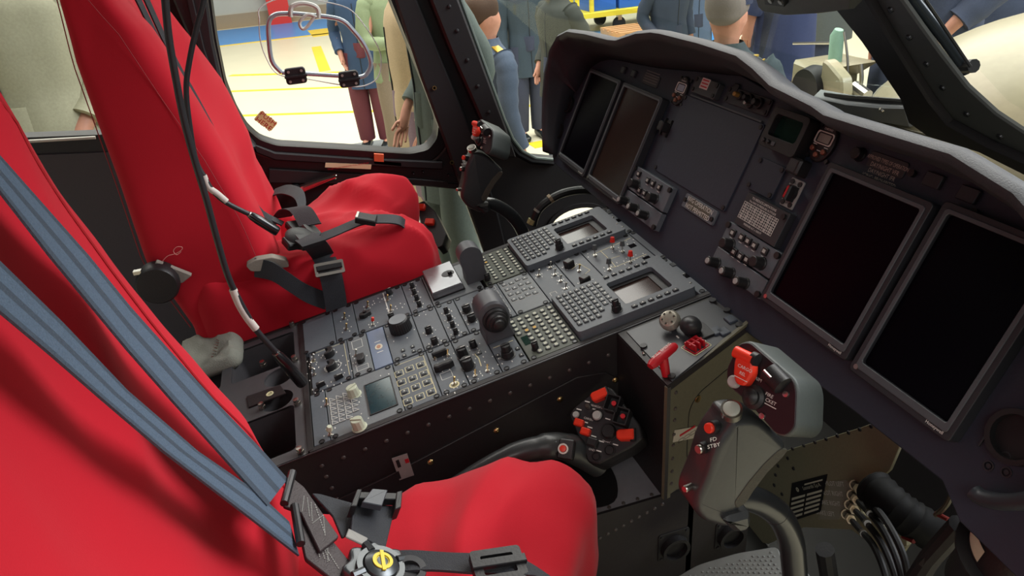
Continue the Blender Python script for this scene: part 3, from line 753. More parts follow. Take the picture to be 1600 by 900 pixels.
# ---------------- near strip (C)
mb, h, r = module('c', 'C', .158, .186, FACE, fast=True); fin(mb, 'blank_panel')
mb, h, r = module('c', 'C', .186, .314, FACE2)
mb.use(SCRT); a0, a1, a2, a3 = K(573, 607, H), K(612, 594, H), K(623, 635, H), K(583, 650, H)
lx0, lx1, ly0, ly1 = -1.080, -.992, .258, .304
mb.box(lx0, lx1, ly0, ly1, H, H+.0012, .0005); mb.use(BLACK).frameP(rrect(lx0-.002, lx1+.002, ly0-.002, ly1+.002, .002), rrect(lx0, lx1, ly0, ly1, .001), H, H+.0018)
tri = []
for i in range(6):
    for j in range(4):
        if j == 3 and i in (0, 5): continue
        kx = -1.078+i*.0135; ky = .198+j*.0125
        xmark(mb, [(kx-.0058, ky-.0052), (kx+.0058, ky-.0052), (kx+.0058, ky+.0052)], H+.0012, .0009, WHITE, True); tri.append((kx, ky))
for q in ((510, 630), (556, 625), (515, 675), (562, 668), (570, 650), (600, 590)): marks(mb, *K(*q, H), H, 4, .011, q[0])
o = fin(mb, 'control_panel', 'control panel with a teal screen and triangle-marked keys')
for kx, ky in tri: 
    q = (kx, ky); stuff.use(FACE2).prism(rrect(kx-.0055, kx+.0055, ky-.005, ky+.005, .001, 2), H, H+.0012, .0003)
CK = p_knob(.0105, .018, CREAMK, False); put(CK, o, K(554, 617, H), H, .5, label='cream ribbed knob'); put(CK, o, K(562, 668, H), H, -.5, label='cream ribbed knob')
put(TGB, o, K(511, 633, H), H); put(p_toggle(BRASS, CREAMK, .014), o, K(516, 680, H), H)
mb, h, r = module('c', 'C', .314, .379, FACE)
zx = [(735, 655), (800, 625), (870, 600), (750, 710), (820, 685), (890, 655), (770, 770), (840, 740), (910, 710), (790, 830), (865, 800), (935, 770)]
kk = [K(440+a/4, 420+c/4, H) for a, c in zx]
for kx, ky in kk: xmark(mb, [(kx-.0085, ky-.0075), (kx+.0085, ky-.0075), (kx+.0085, ky+.0075), (kx-.0085, ky+.0075)], H, .0011, CREAMP, True)
xmark(mb, [(-1.106, .322), (-1.106, .372), (-.985, .372)], H, .0010, CREAMP)
o = fin(mb, 'keypad_panel'); SQ3 = (key_mesh(.010, .009, .003, KEYM), 'button')
for q in kk: put(SQ3, o, q, H)
mb, h, r = module('c', 'C', .379, .428, FACE)
mb.use(CREAMP).ring(*K(710, 601, H), H, H+.0004, .009, .0065, 22); xmark(mb, [(-1.030, .388), (-1.030, .408), (-1.010, .408), (-1.010, .388)], H, .0008, WHITE, True)
for q in ((690, 562), (697, 574), (705, 610), (700, 556), (715, 600)): marks(mb, *K(*q, H), H, 5, .011, q[0])
o = fin(mb, 'control_panel')
q = MB(BLACK); q.prism([(-.006, -.016), (.002, -.018), (.006, -.010), (.004, 0), (.006, .010), (.002, .018), (-.006, .016)], 0, .013, .002); put((q, 'rocker_handle'), o, K(695, 576, H), H)
q = MB(BLACK); q.prism(rrect(-.004, .004, -.014, .014, .003), 0, .012, .002); put((q, 'bar_knob'), o, K(688, 556, H), H)
put(TGO, o, K(680, 561, H), H); put(TGO, o, K(700, 556, H), H); put(TGB, o, K(710, 600, H), H)
mb, h, r = module('c', 'C', .428, .487, FACE)
for q in ((724, 552), (732, 571), (740, 541), (749, 554), (741, 588), (760, 580)): marks(mb, *K(*q, H), H, 5, .012, q[0])
mb.use(CREAMP); xmark(mb, [K(742, 553, H), K(748, 560, H), K(752, 572, H)], H, .002, CREAMP)
o = fin(mb, 'control_panel')
put(p_knob(.0095, .019, BLACK, True), o, K(724, 557, H), H); put(p_knob(.0105, .019, BLACK, True), o, K(732, 574, H), H); put(KN_M, o, K(740, 541, H), H)
put(TGO, o, K(743, 588, H), H); put(TGO, o, K(762, 580, H), H); put((key_mesh(.010, .011, .002, KEYD), 'button'), o, K(748, 552, H), H)
mb, h, r = module('c', 'C', .487, .536, FACE)
xmark(mb, [(-1.045, .492), (-1.045, .530)], H, .0012, CREAMP)
for q in ((792, 560), (770, 565)): marks(mb, *K(*q, H), H, 5, .015, q[0])
o = fin(mb, 'control_panel')
kk_ = K(794, 556, H); put(p_knob(.011, .012, BLACK, False), o, kk_, H); put(p_knob(.0085, .012, BLACK, False, base=False), o, kk_, H+.012)
for q in ((809, 545), (815, 555), (778, 556)): put(SQK, o, K(*q, H), H)
q, A = arch(-1.085, .513, .056, .082, .052, LEVM, 1)
hs = q.build('cursor_control_housing', con)
q = MB(BLACK, A @ Matrix.Translation((0, .046, .026)))
q.lathe([(.024, 0), (.024, .003), (.021, .006), (.0195, .006), (.0195, .012), (.016, .014), (.015, .018), (.011, .019), (.0105, .026), (.006, .028), (.0001, .028)], seg=36)
q.build('ribbed_dial', hs)
kbC, keysC, amC = keyboard('C', .537, .631, True, (822, 532), (837, 545), (829, 513))
round_keys(keysC, amC, kbC)
sk = stuff.build('key', con); sk['kind'] = 'stuff'
# forward rows of small toggles at the head of the console
for strip, pxs in (('A', ((957, 349), (963, 359), (972, 364))), ('C', ((1067, 439), (1077, 453)))):
    x0, x1 = FX[strip]; mb, h, r = module('c', strip, .859, .905, FACE)
    mb.use(SCRN).box(x1-.075, x1-.060, .868, .882, H, H+.0005); mb.use(KEYD).box(x1-.125, x1-.112, .868, .880, H, H+.0015)
    for q in pxs: marks(mb, *K(*q, H), H, 4, .009, q[0])
    mb.use(KEYL).box(x1-.010, x1-.002, .880, .900, H, H+.002)
    o = fin(mb, 'control_panel')
    for q in pxs: put(TG, o, K(*q, H), H)
mb, h, r = module('c', 'B', .862, .905, FACE); fin(mb, 'blank_panel')
# ---------------- aft tray
TRAYM = mat('tray_dark_plastic', '#4a484a', .45)
holes = [rrect(-1.385, -1.262, .005, .135, .010), rrect(-1.115, -.985, .012, .128, .010)]
hc = [K(436, 591), K(433, 622)]
t = MB(TRAYM)
circ = lambda c, rx, ry: [(c[0]+rx*math.cos(R(a)), c[1]+ry*math.sin(R(a))) for a in range(0, 360, 15)]
holes += [circ(c, .030, .030) for c in ((hc[0][0]-.006, hc[0][1]), (hc[1][0]+.008, hc[1][1]))]
holes.append(round_poly([(-1.235, -.13), (-1.235, -.02), (-1.20, .012), (-1.14, .012), (-1.13, -.13)], .02))
holes.append(rrect(-1.385, -1.262, -.165, -.015, .010))
t.plate_holes([(-1.408, -.34), (-.962, -.34), (-.962, .148), (-1.408, .148)], holes, -.004, .0)
for hl in holes:
    n = len(hl); hl = ccw(hl); vs = [(p[0], p[1], -.002) for p in hl] + [(p[0], p[1], -.085) for p in hl]
    t.add(vs, [(i, i+n, (i+1) % n+n, (i+1) % n) for i in range(n)] + [tuple(range(n, 2*n))])
t.use(METAL)
for q in ((413, 572), (462, 564), (411, 638), (466, 632), (471, 708), (412, 518), (458, 510)):
    x, y = K(*q); t.cyl(x, y, 0, .006, .0062, seg=14); t.lathe([(.005, .006), (.0058, .008), (.005, .0125), (.0001, .013)], x, y, 12)
t.use(DKBODY).prism([(-1.195, .040), (-1.19, .105), (-1.155, .115), (-1.155, .045)], .0, .003, .001); t.use(CREAMP).ring(-1.172, .085, .003, .004, .007, .0045, 18)
t.build('storage_tray', con, props={'label': 'dark plastic aft tray with pockets and two round cup wells'})
# cable hole rim / blank under the strap: far edge lip
t = MB(DKBODY); t.box(-1.418, -1.405, -.34, .90, -.08, .002, .001); t.box(-.968, -.958, .150, .90, -.02, .003, .001); t.box(-1.41, -.962, .1475, .1575, -.02, .0035, .001)
t.build('edge_rail', con)
# ---------------- pouch lying in the aft pocket
PCH = mat('khaki_canvas', '#8b8c80', .85, bump=.5, scale=400)
pc = K(334, 556); PT_ = Matrix.Translation((pc[0], pc[1], .006))
q = MB(PCH, KM @ PT_)
def pw(p):
    s = .012*noise.noise(p*28)+.005*noise.noise(p*70); k = 1-.25*max(0, p.x/.07)**2
    return V((p.x, p.y, p.z*k + s*(1 if p.z > 0 else .3)))
q.rbox((0, 0, 0), (.15, .13, .05), .024, 16, pw)
zp = [KM @ (PT_ @ V((-.06+.13*k/30, .028-.018*(k/30)**2, .027-.012*(k/30)**3))) for k in range(31)]
q2 = MB(METAL)
for k in range(30):
    p, p2 = zp[k], zp[k+1]; q2.tube([p+V((.004 if k % 2 else -.004, 0, .001)), p+V((0, 0, .001))], .0011, 5)
pch = empty('canvas_pouch', KM @ Matrix.Translation((pc[0], pc[1], -.03)), 'small khaki canvas pouch with a metal zip tucked in the console pocket behind the seat', 'pouch')
q.build('pouch_body', pch, world=True); q2.build('zip', pch, world=True, props={'label': 'silver metal zip'})
# ================================================================ INSTRUMENT PANEL
ip = empty('instrument_panel', PM, 'dark grey helicopter instrument panel with four large blank displays under a black hood', 'instrument panel')
JT = [(-1.80, .20), (-1.775, .27), (-1.72, .300), (-1.658, .313), (-1.43, .328), (-1.30, .343), (-1.137, .361), (-1.02, .346), (-.924, .334), (-.80, .337), (-.726, .335), (-.58, .315), (-.45, .29), (-.36, .24), (-.30, .15)]
face = [(-1.800, .030), (-1.765, .010), (-1.40, .008), (-1.31, -.012), (-.94, -.014), (-.60, .002), (-.46, .004), (-.42, -.020), (-.30, -.03)] + [(a, c) for a, c in JT[::-1]]
b = MB(IPM); b.prism(face, -.035, 0, .002)
b.use(SHELL).prism([(-1.79, .035), (-1.76, .012), (-1.40, .012), (-1.42, .03), (-.80, .03), (-.60, .02), (-.40, .0), (-.34, .02), (-.34, .2), (-1.7, .25)], -.20, -.034)
b.build('panel_face', ip)
def pfin(mb, name, label=None, **k): return mb.build(name, ip, props={'label': label} if label else None, **k)
def prect(pts, h=0): return [P(*p, h) for p in pts]
# ---- large displays
def display(pts, h, scr, lab, bl=.010, bb=.019):
    q = prect(pts, h); a0 = (q[0][0]+q[3][0])/2; a1 = (q[1][0]+q[2][0])/2; t0 = (q[0][1]+q[1][1])/2; b0 = (q[2][1]+q[3][1])/2
    mb = MB(BEZEL)
    o_ = rrect(a0, a1, b0, t0, .006); i_ = rrect(a0+bl, a1-bl, b0+bb, t0-bl, .004)
    mb.frameP(o_, i_, 0, h)
    mb.use(BEZL).frameP(rrect(a0+bl*.55, a1-bl*.55, b0+bb*.42, t0-bl*.55, .005), rrect(a0+bl, a1-bl, b0+bb, t0-bl, .004), h-.001, h+.0012)
    o = pfin(mb, 'display', lab, bevel=.0015)
    g = MB(scr); g.box(a0+bl-.001, a1-bl+.001, b0+bb-.001, t0-bl+.001, .0, h-.005); g.build('screen', o)
    s2 = MB(METAL)
    s2.cyl(a0+.010, b0+.009, h, h+.0022, .0035, seg=12); s2.build('corner_screw', o)
    s3 = MB(WHITE); s3.text('Honeywell', a1-.022, b0+.006, .0058, h+.0012); s3.build('logo', o)
    return a0, a1, b0, t0
D1 = display([(924, 107), (969, 124), (912, 280), (869, 243)], .018, SCRN, 'tall blank display at the far end of the panel, nearly black', bb=.016)
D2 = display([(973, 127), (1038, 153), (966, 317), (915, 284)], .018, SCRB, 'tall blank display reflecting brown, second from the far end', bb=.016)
D3 = display([(1297, 258), (1462, 311), (1320, 566), (1185, 464)], .018, SCRN, 'tall black display beside the checklist placard', .013, .018)
D4 = display([(1472, 317), (1648, 372), (1506, 716), (1328, 574)], .018, SCRN, 'tall black display nearest the open door', .013, .018)
# ---- hood
L_ = [(-1.788, .028, .028), (-1.815, .09, .045), (-1.830, .15, .062), (-1.832, .22, .082), (-1.818, .28, .095), (-1.785, .322, .1), (-1.73, .342, .1), (-1.62, .349, .1), (-1.49, .352, .1), (-1.455, .355, .1), (-1.38, .378, .1), (-1.32, .388, .1), (-1.28, .390, .1), (-1.14, .390, .1), (-1.02, .386, .1), (-.965, .374, .1), (-.91, .358, .1), (-.81, .348, .1), (-.78, .342, .1), (-.668, .343, .1), (-.578, .344, .1), (-.49, .327, .1), (-.43, .30, .1), (-.38, .25, .09), (-.33, .15, .06), (-.31, .05, .03)]
Lr = []
for (p, q) in zip(L_, L_[1:]):
    for k in range(3): t = k/3; Lr.append(tuple(p[i]+(q[i]-p[i])*t for i in range(3)))
Lr.append(L_[-1])
C0 = V((-1.08, .12))
def jin(a, c):
    # junction point on the face behind lip point
    d = (V((a, c))-C0); 
    if c < .24: return (max(-1.80, min(-.30, a*.985 if a < -1 else a-.0)), c) if a < -1 else (a-.012, c)
    return (max(-1.79, a+.012 if a < -1 else a-.004), min(c-.018, lerp_tab(JT, a)))
nL = len(Lr)
prof = []
for i, (a, c, h) in enumerate(Lr):
    p0, p1 = Lr[max(0, i-1)], Lr[min(nL-1, i+1)]; T = V((p1[0]-p0[0], p1[1]-p0[1])).normalized(); N = V((-T.y, T.x))  # outward
    if N.dot(V((a, c))-C0) < 0: N = -N
    ja, jb = jin(a, c); r = .011
    P_ = V((a, c)); row = [V((ja, jb, -.004)), V((ja+(a-ja)*.5-N.x*.010, jb+(c-jb)*.5-N.y*.012, h*.5)), V((a-N.x*.019, c-N.y*.019, h-.006)), V((a-N.x*.017, c-N.y*.017, h+.004)), V((a-N.x*.008, c-N.y*.008, h+.009)), V((a, c, h+.004)), V((a+N.x*.004, c+N.y*.004, h-.010)), V((a+N.x*.004, c+N.y*.002, h-.04))]
    drop = .0 if a < -1.5 else .0
    sidef = 1 if c > .25 else 0
    up = V((0, .42, -.906))*1.0
    if sidef:
        dn = V((0, -.906, -.42))   # world down in panel frame
        k_ = 1 if a > -1.45 else 0; row += [V((a, c, h-.04))+up*.04+dn*(.006+.022*k_), V((a, c, h-.04))+up*.18+dn*(.04+.11*k_), V((a, c, h-.04))+up*.20+dn*.16]
    else: row += [V((a+N.x*.0, c, -.02)), V((a, c, -.10)), V((a, c, -.16))]
    prof.append(row)
hb = MB(HOOD); nr = len(prof[0])
hb.add([p for row in prof for p in row], [(i*nr+j, (i+1)*nr+j, (i+1)*nr+j+1, i*nr+j+1) for i in range(nL-1) for j in range(nr-1)])
hood = pfin(hb, 'glareshield_hood', 'black soft hood curving over the instrument panel', angle=60)
sm = hood.modifiers.new('thick', 'SOLIDIFY'); sm.thickness = .003; sm.offset = -1
# ---- small panels and instruments
def plate(pts, h, m=IPM, name='blank_panel', lab=None, screws=True, r=.004):
    q = prect(pts); a0 = (q[0][0]+q[3][0])/2; a1 = (q[1][0]+q[2][0])/2; t0 = (q[0][1]+q[1][1])/2; b0 = (q[2][1]+q[3][1])/2
    mb = MB(m); mb.prism(rrect(a0, a1, b0, t0, r), 0, h, .0006)
    if screws:
        mb.use(BLACK)
        for x in (a0+.006, a1-.006):
            for y in (b0+.006, t0-.006): mb.cyl(x, y, h-.001, h+.0018, .0042, seg=12)
    return mb, (a0, a1, b0, t0)
mb, rr = plate([(1062, 152), (1200, 187), (1133, 333), (1030, 268)], .003, mat('blank_panel_slate', '#2c323e', .5, bump=.1, scale=200)); 
mb.use(BEZL).box(rr[0]+.02, rr[1]-.01, rr[3]+.001, rr[3]+.004, 0, .004); pfin(mb, 'blank_panel', 'large blank slate-grey cover plate in the middle of the panel')
mb, rr = plate([(1187, 245), (1231, 261), (1208, 313), (1170, 295)], .004); pfin(mb, 'blank_panel')
# buttons over the far displays
for q in ((976, 110), (992, 116)):
    a, c = P(*q); mb = MB(KEYD); mb.box(a-.010, a+.010, c-.008, c+.008, 0, .006, .001, r=.002); mb.use(mat('button_green_grey', '#3d4a48', .4)).box(a-.007, a+.007, c-.006, c+.006, .006, .0066); pfin(mb, 'button')
for q in ((1461, 283), (1516, 305)):
    a, c = P(*q); mb = MB(KEYD); mb.box(a-.013, a+.013, c-.009, c+.009, 0, .006, .001, r=.002); pfin(mb, 'button')
mb, rr = plate([(1009, 113), (1034, 122), (1026, 138), (1002, 130)], .002, KEYD, screws=False)
mb.use(mat('faded_print', '#6b6a68', .6))
for k in range(5): mb.box(rr[0]+.006, rr[1]-.006, rr[2]+.006+k*.0055, rr[2]+.0078+k*.0055, .002, .0023)
pfin(mb, 'placard')
def clock(c0, w, hgt, lcdm, lab):
    a, c = P(*c0); mb = MB(BLACK)
    out = [(a+w/2*math.cos(R(t)), c+hgt/2*math.sin(R(t))) for t in range(0, 360, 12)]
    mb.prism(out, 0, .006, .0015); mb.use(WHITE).frameP(rrect(a-w*.40, a+w*.40, c-hgt*.06, c+hgt*.26, .004), rrect(a-w*.36, a+w*.36, c-hgt*.035, c+hgt*.235, .004), .006, .0072)
    mb.use(lcdm).box(a-w*.27, a+w*.27, c-hgt*.01, c+hgt*.20, .006, .0067); mb.use(WHITE).text('CHRONO', a, c+hgt*.33, .0042, .0062); mb.use(WHITE).text('E.T.', a, c+hgt*.41, .003, .0062)
    mb.use(BLACK)
    for sx, sy in ((.46, .40), (-.46, .40), (.46, -.40), (-.46, -.40)): mb.cyl(a+sx*w, c+sy*hgt, 0, .004, .0036, seg=10)
    o = pfin(mb, 'clock', lab)
    for k, (dx, dy) in enumerate(((-.28, -.20), (.0, -.33), (.26, -.22))):
        g = MB(mat('copper_button', '#8a5a48', .35, .5)); g.cyl(a+dx*w, c+dy*hgt, .006, .010, .0042, seg=14, ch=.0008)
        g.use(WHITE).box(a+dx*w-.004, a+dx*w+.004, c+dy*hgt+.006, c+dy*hgt+.0072, .006, .0063); g.build('button', o)
clock((1066, 143), .044, .060, mat('lcd_pale_blue', '#9aa6b4', .3), 'small oval digital clock with pale blue window')
clock((1290, 224), .046, .060, mat('lcd_pale_grey', '#8f8f86', .3), 'small oval digital clock with grey window near the standby display')
# annunciator box with white label
mb, rr = plate([(1096, 121), (1134, 133), (1122, 158), (1086, 146)], .012, mat('dark_green_grey_box', '#363b3c', .5)); cx, cy = (rr[0]+rr[1])/2-.004, (rr[2]+rr[3])/2+.006
mb.use(mat('label_pink_white', '#c9bdb8', .6)).box(cx-.014, cx+.014, cy-.010, cy+.010, .012, .0124); mb.use(REDD)
for k in range(3): mb.box(cx-.011, cx+.011, cy-.007+k*.006, cy-.0045+k*.006, .0124, .0126)
pfin(mb, 'annunciator_box', 'dark box with a small pink-white sticker')
mb, rr = plate([(1143, 134), (1210, 158), (1200, 182), (1132, 160)], .004, KEYD); a0, a1, b0, t0 = rr
mb.use(BLACK).box(a0+.012, a0+.028, b0+.014, b0+.036, .004, .006, .001, r=.002); mb.use(mat('faded_print', '#6b6a68'))
for x in (.03, .06, .09): mb.box(a0+x, a0+x+.012, t0-.010, t0-.008, .004, .0043)
o = pfin(mb, 'switch_panel')
for q, m_, r_ in (((1160, 151), mat('amber_jewel', '#b08a4a', .3, .5), .006), ((1175, 156), BLACK, .007), ((1176, 165), METAL, .005), ((1190, 163), BLACK, .008)):
    a, c = P(*q); g = MB(BLACK); g.cyl(a, c, .004, .010, r_+.002, seg=16, ch=.001); g.use(m_).cyl(a, c, .010, .020, r_*.8, r_*.7, 14, ch=.001); g.build('knob', o)
# standby display
q = prect([(1205, 166), (1268, 182), (1246, 247), (1192, 232)], .02)
a0, a1, b0, t0 = (q[0][0]+q[3][0])/2, (q[1][0]+q[2][0])/2, (q[2][1]+q[3][1])/2, (q[0][1]+q[1][1])/2
mb = MB(BLACK); mb.frameP(rrect(a0, a1, b0, t0, .008), rrect(a0+.012, a1-.010, b0+.020, t0-.010, .006), 0, .024)
for x in (.012, .024): mb.use(DKMET).cyl(a0+x, b0+.010, .024, .028, .0035, seg=10)
mb.use(BEZL).box(a0+.032, a0+.040, b0+.006, b0+.013, .024, .0255)
o = pfin(mb, 'standby_display', 'small square black standby display with a greenish reflection', bevel=.0015)
g = MB(SCRG); g.box(a0+.011, a1-.009, b0+.019, t0-.009, 0, .012); g.build('screen', o)  # greenish reflection painted as green glass
# knobs standing on the panel
def pknob(q, r, hgt, m=BLACK, par=None, endm=None, z=0, name='knob', lab=None):
    a, c = P(*q, z+hgt*.5); g = MB(m); g.lathe([(r*1.15, z), (r*1.1, z+.002), (r, z+.003), (r*.93, z+hgt-.001), (r*.8, z+hgt), (.0001, z+hgt)], a, c, 24, star=.04, nstar=1)
    if endm: g.use(endm).lathe([(r*.62, z+hgt), (r*.55, z+hgt+.0012), (.0001, z+hgt+.0013)], a, c, 16)
    return g.build(name, par or ip, props={'label': lab} if lab else None)
a, c = P(1043, 200); mb = MB(BLACK); mb.prism([(a-.012, c-.016), (a+.012, c-.016), (a+.012, c+.016), (a-.012, c+.016)], 0, .002); mb.box(a-.009, a+.009, c-.010, c+.010, .002, .020, .002, r=.003)
for sx in (-1, 1):
    for sy in (-1, 1): mb.box(a+sx*.012-.0015, a+sx*.012+.0015, c+sy*.014-.004, c+sy*.014+.004, .0, .006)
pfin(mb, 'square_knob')
a, c = P(1255, 264); mb = MB(BLACK); mb.box(a-.014, a+.014, c-.013, c+.013, 0, .022, .003, r=.004); mb.use(KEYD).box(a-.010, a+.008, c-.009, c+.009, .022, .0225); pfin(mb, 'square_knob')
pknob((1340, 240), .009, .012, lab='round black knob above the third display')
# left radio knob panel, right radio knob panel
def knobpanel(corners, btns, small, knobs_b, knobs_w, lab):
    q = prect(corners, .012); a0 = (q[0][0]+q[3][0])/2; a1 = (q[1][0]+q[2][0])/2; t0 = (q[0][1]+q[1][1])/2; b0 = (q[2][1]+q[3][1])/2
    mb = MB(FACE); mid = b0+(t0-b0)*.42
    mb.prism(rrect(a0, a1, mid+.002, t0, .002), 0, .012, .001); mb.prism(rrect(a0, a1, b0, mid-.001, .002), 0, .012, .001)
    mb.use(BLACK)
    for x in (a0+.004, a1-.004):
        for y in (b0+.006, t0-.006): mb.cyl(x, y, .011, .016, .0055, seg=12)
    mb.use(WHITE)
    for q_ in btns+small: x, y = P(*q_, .012); mb.box(x-.004, x+.004, y-.0095, y-.0085, .012, .0123)
    o = pfin(mb, 'radio_panel', lab)
    for q_ in btns+small:
        x, y = P(*q_, .013); g = MB(BLACK); g.box(x-.0062, x+.0062, y-.0062, y+.0062, .012, .0165, .001, r=.001); g.use(mat('key_white_legend', '#a8a6a0', .5)).box(x-.0035, x+.0035, y-.0028, y+.0028, .0165, .0167); g.build('button', o)  # pale legend patch on each button
    for q_ in knobs_b: pknob(q_, .0095, .020, BLACK, o, None, .012)
    for q_ in knobs_w: pknob(q_, .0085, .022, BLACK, o, mat('silver_knob_end', '#a3a3a0', .45, .2), .012)
knobpanel([(997, 262), (1052, 292), (1024, 356), (964, 322)], [(999, 272), (1013, 282), (1021, 287), (1031, 293)], [(1000, 298), (1008, 302)], [(990, 287), (1018, 309)], [(973, 313), (988, 324), (1003, 335)], 'narrow knob panel beside the brown-reflecting display')
knobpanel([(1142, 349), (1221, 393), (1188, 463), (1104, 413)], [(1146, 364), (1160, 371), (1170, 377), (1180, 384), (1196, 393)], [(1148, 394), (1158, 401), (1168, 406)], [(1135, 381), (1183, 410)], [(1113, 409), (1135, 425), (1157, 441)], 'knob panel below the checklist placard')
# NVG placard
mb, rr = plate([(1077, 302), (1124, 333), (1114, 354), (1066, 321)], .004, FACE, screws=False, r=.003); a0, a1, b0, t0 = rr
mb.use(BLACK).cyl(a0+.006, t0-.012, .004, .007, .0045, seg=12); mb.cyl(a1-.006, b0+.010, .004, .007, .0045, seg=12)
mb.use(mat('placard_brass_grey', '#5d5a4e', .4, .3)).box(a0+.016, a1-.018, b0+.003, t0-.003, .004, .0046)
mb.use(WHITE); mb.text('NVG OPERATION', (a0+a1)/2, (b0+t0)/2+.0065, .0125, .0049, sx=.88); mb.text('NOT PERMITTED', (a0+a1)/2, (b0+t0)/2-.0065, .0125, .0049, sx=.88)
pfin(mb, 'placard', 'placard reading NVG OPERATION NOT PERMITTED')
# guarded red switch
mb, rr = plate([(1240, 277), (1260, 286), (1238, 328), (1219, 320)], .003, mat('white_grey_plate', '#8f8c88', .5), r=.002); a0, a1, b0, t0 = rr; cx, cy = (a0+a1)/2, (b0+t0)/2
mb.use(BLACK).ring(cx, cy, .003, .010, .013, .010, 24); mb.use(IPM).text('ELT', cx, t0-.006, .006, .0034); mb.text('ARM', cx, b0+.007, .005, .0034)
o = pfin(mb, 'emergency_switch', 'small pale plate with a red rocker switch')
g = MB(REDD); g.box(cx-.0055, cx+.0055, cy-.010, cy+.010, .003, .014, .002, r=.002); g.build('rocker', o, props={'label': 'red rocker'}); g = MB(BLACK); g.box(cx+.006, cx+.011, cy-.012, cy+.012, .003, .020, .002); g.build('switch_guard', o)
# correction table placard
q = prect([(1171, 300), (1238, 335), (1212, 386), (1150, 350)], .010); a0, a1, b0, t0 = (q[0][0]+q[3][0])/2, (q[1][0]+q[2][0])/2, (q[2][1]+q[3][1])/2, (q[0][1]+q[1][1])/2
mb = MB(KEYD); mb.box(a0, a1, b0, t0, 0, .014, .001); a1 -= .014
mb.use(WHITE); w = a1-a0
mb.text('TO REDUCE LIMITATIONS', a0+w/2, t0-.006, .0055, .0143); mb.text('Vne KIAS VS PRESSURE ALTITUDE', a0+w/2, t0-.012, .0048, .0143)
for i in range(8):
    x = a0+.003+i*(w-.006)/7; mb.box(x-.0003, x+.0003, b0+.012, t0-.016, .0141, .0144)
for j in range(8):
    y = b0+.012+j*(t0-.028-b0)/7; mb.box(a0+.003, a1-.003, y-.0003, y+.0003, .0141, .0144)
rn = random.Random(3)
for i in range(7):
    for j in range(7):
        x = a0+.003+(i+.5)*(w-.006)/7; y = b0+.012+(j+.5)*(t0-.028-b0)/7; mb.text(str(rn.randint(10, 99)), x, y, .0062, .0143)
mb.text('PRESSURE ALT x 1000 FT', a0+w/2, b0+.007, .0045, .0143)
mb.use(BLACK).cyl(a1+.006, (b0+t0)/2+.02, .012, .018, .0045, seg=12)
pfin(mb, 'placard', 'black placard with a white table of numbers')
# operations placard over display
mb, rr = plate([(1362, 232), (1421, 257), (1411, 281), (1358, 262)], .002, KEYD, screws=False); a0, a1, b0, t0 = rr
mb.use(mat('faded_cream_print', '#b3aa9c', .6))
for k, s_ in enumerate(('APPROVED TYPES OF OPERATION', 'DAY/NIGHT VFR', 'DAY/NIGHT IFR', 'ICING: PROHIBITED')): mb.text(s_, (a0+a1)/2, t0-.009-k*.0085, .0085 if k else .0078, .0023, sx=.82 if k else .62)
pfin(mb, 'placard', 'placard reading APPROVED TYPES OF OPERATION')
for x_, y_ in ((a1+.012, b0+.012), (a1+.118, b0-.005)): mb = MB(BLACK); mb.cyl(x_, y_, 0, .006, .005, seg=12); pfin(mb, 'screw')
# round side vents on the far cheek, hole near the door
for q, r_ in (((893, 165), .022), ((876, 207), .024)):
    a, c = P(*q, -.004); mb = MB(BLACK); mb.ring(a, c, 0, .008, r_, r_*.8, 24); mb.use(RUBBER).lathe([(r_*.8, .002), (r_*.3, .004), (.0001, .006)], a, c, 20); pfin(mb, 'air_vent')
a, c = P(1592, 684); mb = MB(BLACK); mb.ring(a, c, 0, .010, .030, .024, 28); mb.use(RUBBER).cyl(a, c, 0, .001, .024, seg=24); pfin(mb, 'air_vent', 'round black air vent below the door-side display')
mb = MB(DKMET)
for q in ((1572, 714), (1545, 728), (1573, 738)): a, c = P(*q); mb.ring(a, c, 0, .0012, .006, .0045, 16); mb.cyl(a, c, 0, .0008, .0028, seg=8)
a, c = P(1535, 690); mb.box(a-.001, a+.001, c-.006, c+.006, 0, .002)
pfin(mb, 'fastener')
# ================================================================ SIDE PEDESTAL, FOOT WELL
A_, B_, C_, D_ = (K(*q) for q in ((995, 549), (1043, 603), (1170, 507), (1112, 462)))
A_ = (-.955, A_[1]-.005)
sp = empty('side_pedestal', Kw(B_[0], B_[1]-.02, -.5), 'black side pedestal with a red T-handle joined to the front of the console', 'pedestal')
b = MB(DKBODY, KM); topP = [A_, B_, C_, (D_[0]+.001, D_[1])]
b.prism(topP, -.012, .0, .001)
b.use(mat('pedestal_top_grey', '#3a3d41', .4)); b.prism([(A_[0]+.008, A_[1]+.014), (B_[0]-.004, B_[1]+.010), (C_[0]-.006, C_[1]-.006), (D_[0]+.008, D_[1]-.012)], 0, .002, .0006)
b.use(BLACK)
for q in ((1006, 543), (1050, 590), (1155, 510), (1114, 472), (1136, 487)):
    x, y = K(*q); b.cyl(x, y, .002, .005, .006, seg=12)
b.use(METAL); 
for q in ((1006, 553), (1038, 586)): x, y = K(*q); b.lathe([(.003, .002), (.0001, .005)], x, y, 10)
b.use(WHITE)
for q in ((1059, 528), (1059, 507), (1101, 533)): x, y = K(*q); b.box(x-.004, x+.004, y-.0012, y+.0012, .002, .0023)
b.use(OLIVE2)
pB, pC, pA = Kw(*B_), Kw(*C_), Kw(*A_)
dBC = V((pC.x-pB.x, pC.y-pB.y, 0)).normalized(); pE = V((pB.x, pB.y, 0))+dBC*((onp(1213, 690, pB, V((dBC.y, -dBC.x, 0)))-pB).dot(dBC))
b.M = Matrix.Identity(4)
zt, zb = pB.z-.004, 1.325
